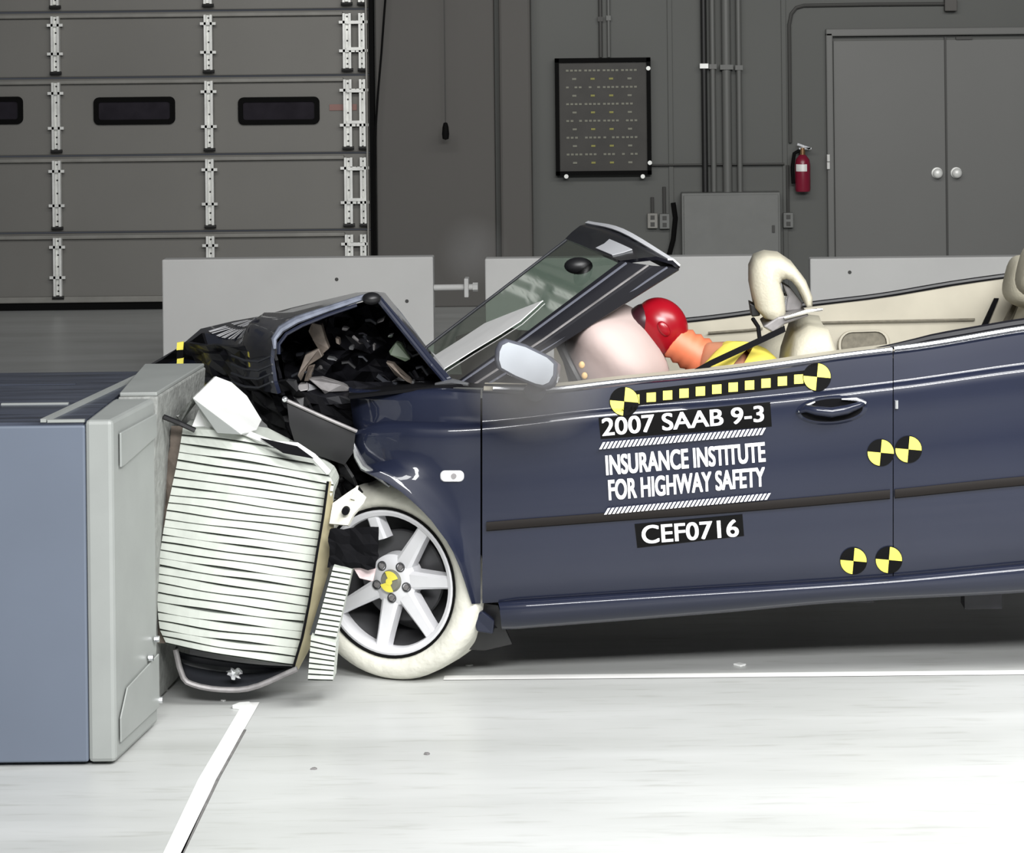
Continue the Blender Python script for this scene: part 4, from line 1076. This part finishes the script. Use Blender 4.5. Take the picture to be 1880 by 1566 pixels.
# head restraint: fat C shape
hprof_o = [(1400, 578), (1384, 560), (1376, 520), (1376, 490), (1385, 470), (1405, 463), (1430, 466), (1455, 483), (1476, 510), (1488, 540), (1488, 556), (1478, 556)]
hprof_i = [(1440, 580), (1439, 560), (1436, 536), (1432, 524), (1430, 516), (1434, 509), (1441, 507), (1450, 511), (1460, 523), (1468, 538), (1473, 550), (1476, 556)]
g = []
for lat, q in ((-.135, .35), (-.12, .8), (-.09, 1), (0, 1), (.09, 1), (.12, .8), (.135, .35)):
    ro = []; 
    for (xo, yo), (xi, yi) in zip(hprof_o, hprof_i):
        mx_, my_ = (xo+xi)/2, (yo+yi)/2
        ro.append((mx_+(xo-mx_)*q, my_+(yo-my_)*q))
    ri = []
    for (xo, yo), (xi, yi) in zip(hprof_o, hprof_i):
        mx_, my_ = (xo+xi)/2, (yo+yi)/2
        ri.append((mx_+(xi-mx_)*q, my_+(yi-my_)*q))
    loop = ro+ri[::-1]
    r = []
    for x, y in loop:
        p = W(x, y, 8.84); p.y = 8.84+lat; r.append(p)
    g.append(r)
m = MB().grid(g, closed_v=True); m.face(g[0]); m.face(g[-1])
hrst = m.build('head_restraint', M['beige'], car, smooth=True, angle=180)
for dy in (-.05, .05):
    a = W(1432, 600, 8.84); b = W(1440, 540, 8.84); a.y += dy; b.y += dy
    MB().tube([a, b], .008, 8).build('restraint_post', M['chrome'], hrst, smooth=True)
m = MB()
m.prism([W(1436, 520, 8.79), W(1452, 530, 8.79), W(1474, 558, 8.79), W(1470, 570, 8.79), W(1442, 572, 8.79), W(1446, 545, 8.79)], (0, .10, 0)); m.build('restraint_hinge', M['grey_part'], hrst, bevel=.005)
m = MB().prism([W(1376, 556, 8.76), W(1392, 564, 8.76), W(1396, 580, 8.76), W(1380, 582, 8.76)], (0, .1, 0)); m.build('restraint_latch', M['black'], hrst, bevel=.004)
MB().prism([W(1400, 600, 8.7), W(1428, 582, 8.7), W(1478, 572, 8.7), W(1486, 580, 8.7), W(1440, 596, 8.7), W(1420, 612, 8.7)], (0, .22, 0)).build('seat_shoulder', M['grey_part'], st, bevel=.006)
MB().tube([W(1440, 584, 8.69), W(1480, 572, 8.69), W(1510, 568, 8.7)], [.006, .008, .004], 8).build('seat_bezel', M['chrome'], st, smooth=True)
# passenger seat (low back)
m = MB().ellipsoid(W(1400, 760, 9.6), (.11, .24, .30), Matrix.Rotation(.25, 3, 'Y'), fn=lambda p: Vector((p.x, math.copysign(abs(p.y)**.6, p.y), math.copysign(abs(p.z)**.7, p.z)))).build('seat_back', M['beige'], car, smooth=True, angle=180)
# rear bench
def bulge(c, rad, rot, name, parent=car, e=.6):
    return MB().ellipsoid(c, rad, Matrix.Rotation(rot, 3, 'Y'), fn=lambda p: Vector((math.copysign(abs(p.x)**e, p.x), math.copysign(abs(p.y)**e, p.y), math.copysign(abs(p.z)**e, p.z)))).build(name, M['beige'], parent, smooth=True, angle=180)
rb_ = W(1935, 680, 9.2); bulge(rb_, (.12, .62, .26), .28, 'rear_bench')
bulge(W(1885, 518, 9.55), (.075, .14, .09), .25, 'head_restraint'); bulge(W(1912, 500, 8.95), (.075, .14, .09), .25, 'head_restraint')
MB().prism([W(1802, 600, 9.85), W(1812, 600, 9.85), W(1834, 548, 9.85), W(1826, 548, 9.85)], (0, .02, 0)).build('seat_strap', M['belt'], car)
MB().prism([W(1838, 600, 9.75), W(1848, 600, 9.75), W(1880, 535, 9.75), W(1874, 530, 9.75)], (0, .02, 0)).build('seat_strap', M['beige_dark'], car)
# shoulder belt
pts = [(1440, 603), (1400, 622), (1350, 645), (1305, 666), (1262, 690), (1240, 720)]
MB().grid([[W(x, y-5, 8.56+.0006*max(0, x-1330)) for x, y in pts], [W(x+2, y+6, 8.56+.0006*max(0, x-1330)) for x, y in pts]]).build('seat_belt', M['belt'], car, solid=.004, smooth=True)
MB().tube([W(1382, 585, 8.75), W(1392, 600, 8.72), W(1395, 625, 8.7)], .007, 6).build('belt_guide', M['belt'], car, smooth=True)

# ================================================================== DUMMY
dm = thing('crash_test_dummy', W(1390, 880, 8.86), 'crash dummy with red head and yellow shirt pressed into the airbag', 'dummy')
def skin(name, joints, bones, m_, parent, sub=2):
    root = parent
    while root.parent: root = root.parent
    me = bpy.data.meshes.new(name); org = Vector(root.location)
    me.from_pydata([tuple(Vector(j[0])-org) for j in joints], bones, [])
    o = bpy.data.objects.new(name, me); COL.objects.link(o); o.parent = parent; me.materials.append(m_)
    md = o.modifiers.new('skin', 'SKIN'); md.use_smooth_shade = True
    for v, j in zip(me.skin_vertices[0].data, joints): v.radius = (j[1], j[1] if len(j) < 3 else j[2])
    me.skin_vertices[0].data[0].use_root = True
    md = o.modifiers.new('sub', 'SUBSURF'); md.levels = sub; md.render_levels = sub
    return o
def D(px, py, y): return W(px, py, y)
pel = D(1390, 860, 8.86)
J = [(pel, .13), (D(1390, 780, 8.86), .125), (D(1372, 710, 8.86), .125), (D(1330, 674, 8.86), .09), (D(1280, 655, 8.86), .06),
     (D(1350, 670, 8.71), .07), (D(1270, 740, 8.66), .05), (D(1180, 745, 8.70), .042), (D(1110, 720, 8.76), .032),
     (D(1350, 668, 9.03), .07), (D(1270, 735, 9.08), .05), (D(1180, 740, 9.05), .042), (D(1110, 715, 8.98), .032),
     (D(1370, 890, 8.76), .09), (D(1190, 870, 8.74), .075), (D(1080, 980, 8.76), .05), (D(1370, 890, 8.97), .09), (D(1190, 870, 9.0), .075), (D(1080, 980, 8.98), .05)]
BN = [(0, 1), (1, 2), (2, 3), (3, 4), (3, 5), (5, 6), (6, 7), (7, 8), (3, 9), (9, 10), (10, 11), (11, 12), (0, 13), (13, 14), (14, 15), (0, 16), (16, 17), (17, 18)]
body = skin('body', J, BN, M['skin'], dm)
# shirt over torso and upper arms
JS = [(pel, .13), (D(1392, 780, 8.86), .14), (D(1378, 710, 8.86), .145), (D(1342, 678, 8.86), .118),
      (D(1352, 668, 8.71), .085), (D(1285, 726, 8.665), .062), (D(1352, 666, 9.03), .085), (D(1285, 722, 9.075), .062)]
skin('shirt', JS, [(0, 1), (1, 2), (2, 3), (3, 4), (4, 5), (3, 6), (6, 7)], M['shirt'], dm)
for yy, s in ((8.76, 1), (8.98, -1)):
    wpt = D(1110, 720 if s > 0 else 715, yy)
    fj = [(wpt, .03)]; fb = []
    for k in range(4):
        b0 = wpt+Vector((-.05, (k-1.5)*.018, .01)); t1 = wpt+Vector((-.085-.006*(k in (1, 2)), (k-1.5)*.019, -.005)); t2 = wpt+Vector((-.10, (k-1.5)*.018, -.035))
        i = len(fj); fj += [(b0, .009), (t1, .0085), (t2, .0075)]; fb += [(0, i), (i, i+1), (i+1, i+2)]
    i = len(fj); fj += [(wpt+Vector((-.02, s*.035, .01)), .010), (wpt+Vector((-.05, s*.05, -.01)), .0085)]; fb += [(0, i), (i, i+1)]
    skin('hand', fj, fb, M['skin'], dm, 1)
# neck, ribbed
na, nb = D(1232, 622, 8.86), D(1318, 676, 8.86)
pts = [na.lerp(nb, k/12) for k in range(13)]
MB().tube(pts, [.058+(.005 if k % 2 else -.003)+.020*(k/12)**2 for k in range(13)], 20).build('neck', M['orange'], dm, smooth=True, angle=180)
# head: skull with brow, nose, chin, leaning into the airbag (face to the left and down)
hc_ = D(1214, 598, 8.86)
Rh = Matrix.Rotation(math.radians(-35), 3, 'Y')
def headfn(p):
    q = p.copy()
    if p.x < 0: q.x *= 0.95
    nose = math.exp(-((p.y)/.16)**2-((p.z+.12)/.18)**2) if p.x < 0 else 0
    q.x -= .16*nose
    eye = (math.exp(-((p.y-.38)/.2)**2-((p.z-.12)/.13)**2)+math.exp(-((p.y+.38)/.2)**2-((p.z-.12)/.13)**2)) if p.x < 0 else 0
    q.x += .10*eye
    chin = math.exp(-((p.z+.75)/.25)**2) if p.x < 0 else 0
    q.x -= .10*chin
    return q
head = MB().ellipsoid(hc_, (.085, .075, .098), Rh, 28, 40, fn=headfn).build('head', M['red'], dm, smooth=True, angle=180)
for s in (-1, 1):
    MB().ellipsoid(hc_+Rh @ Vector((.005, s*.074, -.005)), (.018, .008, .028), Rh, 8, 12).build('ear', M['red'], head, smooth=True, angle=180)
    MB().ellipsoid(hc_+Rh @ Vector((-.070, s*.029, .014)), (.012, .012, .010), Rh, 8, 12).build('eye', M['red_dark'], head, smooth=True, angle=180)
MB().ellipsoid(hc_+Rh @ Vector((-.082, 0, -.045)), (.008, .026, .006), Rh, 8, 12).build('mouth', M['red_dark'], head, smooth=True, angle=180)
MB().ellipsoid(hc_+Rh @ Vector((-.035, 0, .045)), (.058, .060, .058), Rh, 12, 18).build('brow_cap', M['red_dark'], head, smooth=True, angle=180)

# ================================================================== LOOSE WRECKAGE
tl = thing('bumper_fragment', WF(430, 1262), 'dark grey curved bumper fragment lying under the striped honeycomb block', 'debris')
up = cat_interp([(0, 326), (.2, 330), (.5, 400), (.8, 480), (1, 545)]); upy = cat_interp([(0, 1186), (.2, 1198), (.5, 1212), (.8, 1222), (1, 1226)])
lo = cat_interp([(0, 322), (.12, 334), (.3, 355), (.5, 405), (.75, 465), (1, 546)]); loy = cat_interp([(0, 1192), (.12, 1240), (.3, 1257), (.5, 1266), (.75, 1262), (1, 1228)])
g = []
for k in range(15):
    t = k/14
    a = (up(t), upy(t)); b = (lo(t), loy(t)); r = []
    for i in range(6):
        s = i/5; r.append(W(lerp(a[0], b[0], s), lerp(a[1], b[1], s), lerp(8.36, 8.24, s**2)+.02*math.sin(math.pi*s)))
    g.append(r)
MB().grid(g).build('fragment_shell', M['grey_plastic'], tl, smooth=True, solid=.008)
MB().tube([c[-1] for c in g], .009, 8).build('fragment_edge', M['grey_part'], tl, smooth=True)
MB().ellipsoid(W(430, 1237, 8.235), (.022, .015, .016), nu=8, nv=10, fn=lambda p: p*(1+.3*math.sin(7*p.x+5*p.z))).build('bolt', M['chrome'], tl)
# front wheelhouse liner behind the wheel
MB().grid([[W(842, 1085, 8.50), W(880, 1106, 8.46), W(915, 1110, 8.45)], [W(850, 1150, 8.52), W(890, 1160, 8.48), W(930, 1158, 8.46)], [W(850, 1190, 8.56), W(890, 1192, 8.54), W(940, 1180, 8.54)]]).build('wheel_liner', M['black'], car, solid=.01, smooth=True)
MB().prism([W(868, 1130, 8.44), W(885, 1122, 8.43), W(908, 1140, 8.43), W(905, 1165, 8.44), W(875, 1160, 8.44)], (0, .05, 0)).build('liner_glint', M['paint'], car, bevel=.006)  # navy piece shaped in place of a glint on the liner
# wheelhouse cavity
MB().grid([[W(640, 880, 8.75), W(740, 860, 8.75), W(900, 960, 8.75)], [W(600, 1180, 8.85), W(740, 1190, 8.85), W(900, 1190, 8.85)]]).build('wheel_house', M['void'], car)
# floor scraps
rnd = random.Random(5)
def scrap(px, py, s, m_, label):
    c = WF(px, py); n = rnd.randint(4, 6); pts = []
    for k in range(n):
        a = 2*math.pi*k/n+rnd.uniform(-.3, .3); r = s*rnd.uniform(.6, 1.1); pts.append(c+Vector((r*math.cos(a), r*math.sin(a), 0)))
    o = MB().prism(pts, (0, 0, s*.35)).build('debris_chip', M[m_], bevel=.002)
    tag(o, label, 'debris', 'chips of debris on the floor')
scrap(447, 1300, .035, 'sheet', 'largest white debris chip on the floor under the honeycomb block')
scrap(410, 1287, .014, 'sheet', 'small white debris chip in the shadow of the bumper fragment')
scrap(300, 1268, .018, 'sheet', 'white debris chip on the floor at the foot of the barrier plate')
scrap(1358, 1222, .02, 'sheet', 'small white debris chip on the floor beside the white line under the door')
scrap(783, 1385, .014, 'grey_part', 'tiny dark debris chip on the open floor in front of the wheel')
scrap(577, 1412, .012, 'grey_part', 'tiny dark debris chip on the floor right of the white tape line')
scrap(862, 1222, .014, 'sheet', 'small white debris chip on the floor just behind the front wheel')

# ================================================================== SMOKE
def smoke(name, c, rad, dens, col, label):
    m = bpy.data.materials.new(name); m.use_nodes = True; nt = m.node_tree
    nt.nodes.remove(nt.nodes['Principled BSDF']); out = nt.nodes['Material Output']
    vol = nt.nodes.new('ShaderNodeVolumePrincipled'); vol.inputs['Color'].default_value = (*col, 1); vol.inputs['Anisotropy'].default_value = 0.2
    tc = nt.nodes.new('ShaderNodeTexCoord')
    mp = nt.nodes.new('ShaderNodeMapping'); mp.inputs['Scale'].default_value = (1/rad[0], 1/rad[1], 1/rad[2])
    gr = nt.nodes.new('ShaderNodeTexGradient'); gr.gradient_type = 'SPHERICAL'
    nt.links.new(tc.outputs['Object'], mp.inputs[0]); nt.links.new(mp.outputs[0], gr.inputs[0])
    no = nt.nodes.new('ShaderNodeTexNoise'); no.inputs['Scale'].default_value = 7; no.inputs['Detail'].default_value = 4
    nt.links.new(tc.outputs['Object'], no.inputs['Vector'])
    a = nt.nodes.new('ShaderNodeMath'); a.operation = 'MULTIPLY'; b = nt.nodes.new('ShaderNodeMath'); b.operation = 'MULTIPLY'; b.inputs[1].default_value = dens
    nt.links.new(gr.outputs[1], a.inputs[0]); nt.links.new(no.outputs['Fac'], a.inputs[1]); nt.links.new(a.outputs[0], b.inputs[0])
    nt.links.new(b.outputs[0], vol.inputs['Density']); nt.links.new(vol.outputs[0], out.inputs['Volume'])
    o = MB().ellipsoid(c, rad, nu=12, nv=18).build(name, m, origin=c); tag(o, label, 'smoke', kind='stuff')
smoke('smoke_puff', W(985, 715, 8.19), (.23, .14, .17), 14.0, (.9, .88, .86), 'thin grey smoke drifting around the door mirror')
smoke('smoke_puff', W(868, 462, 9.3), (.13, .12, .14), 3.5, (.9, .9, .9), 'faint wisp of smoke rising above the windscreen')
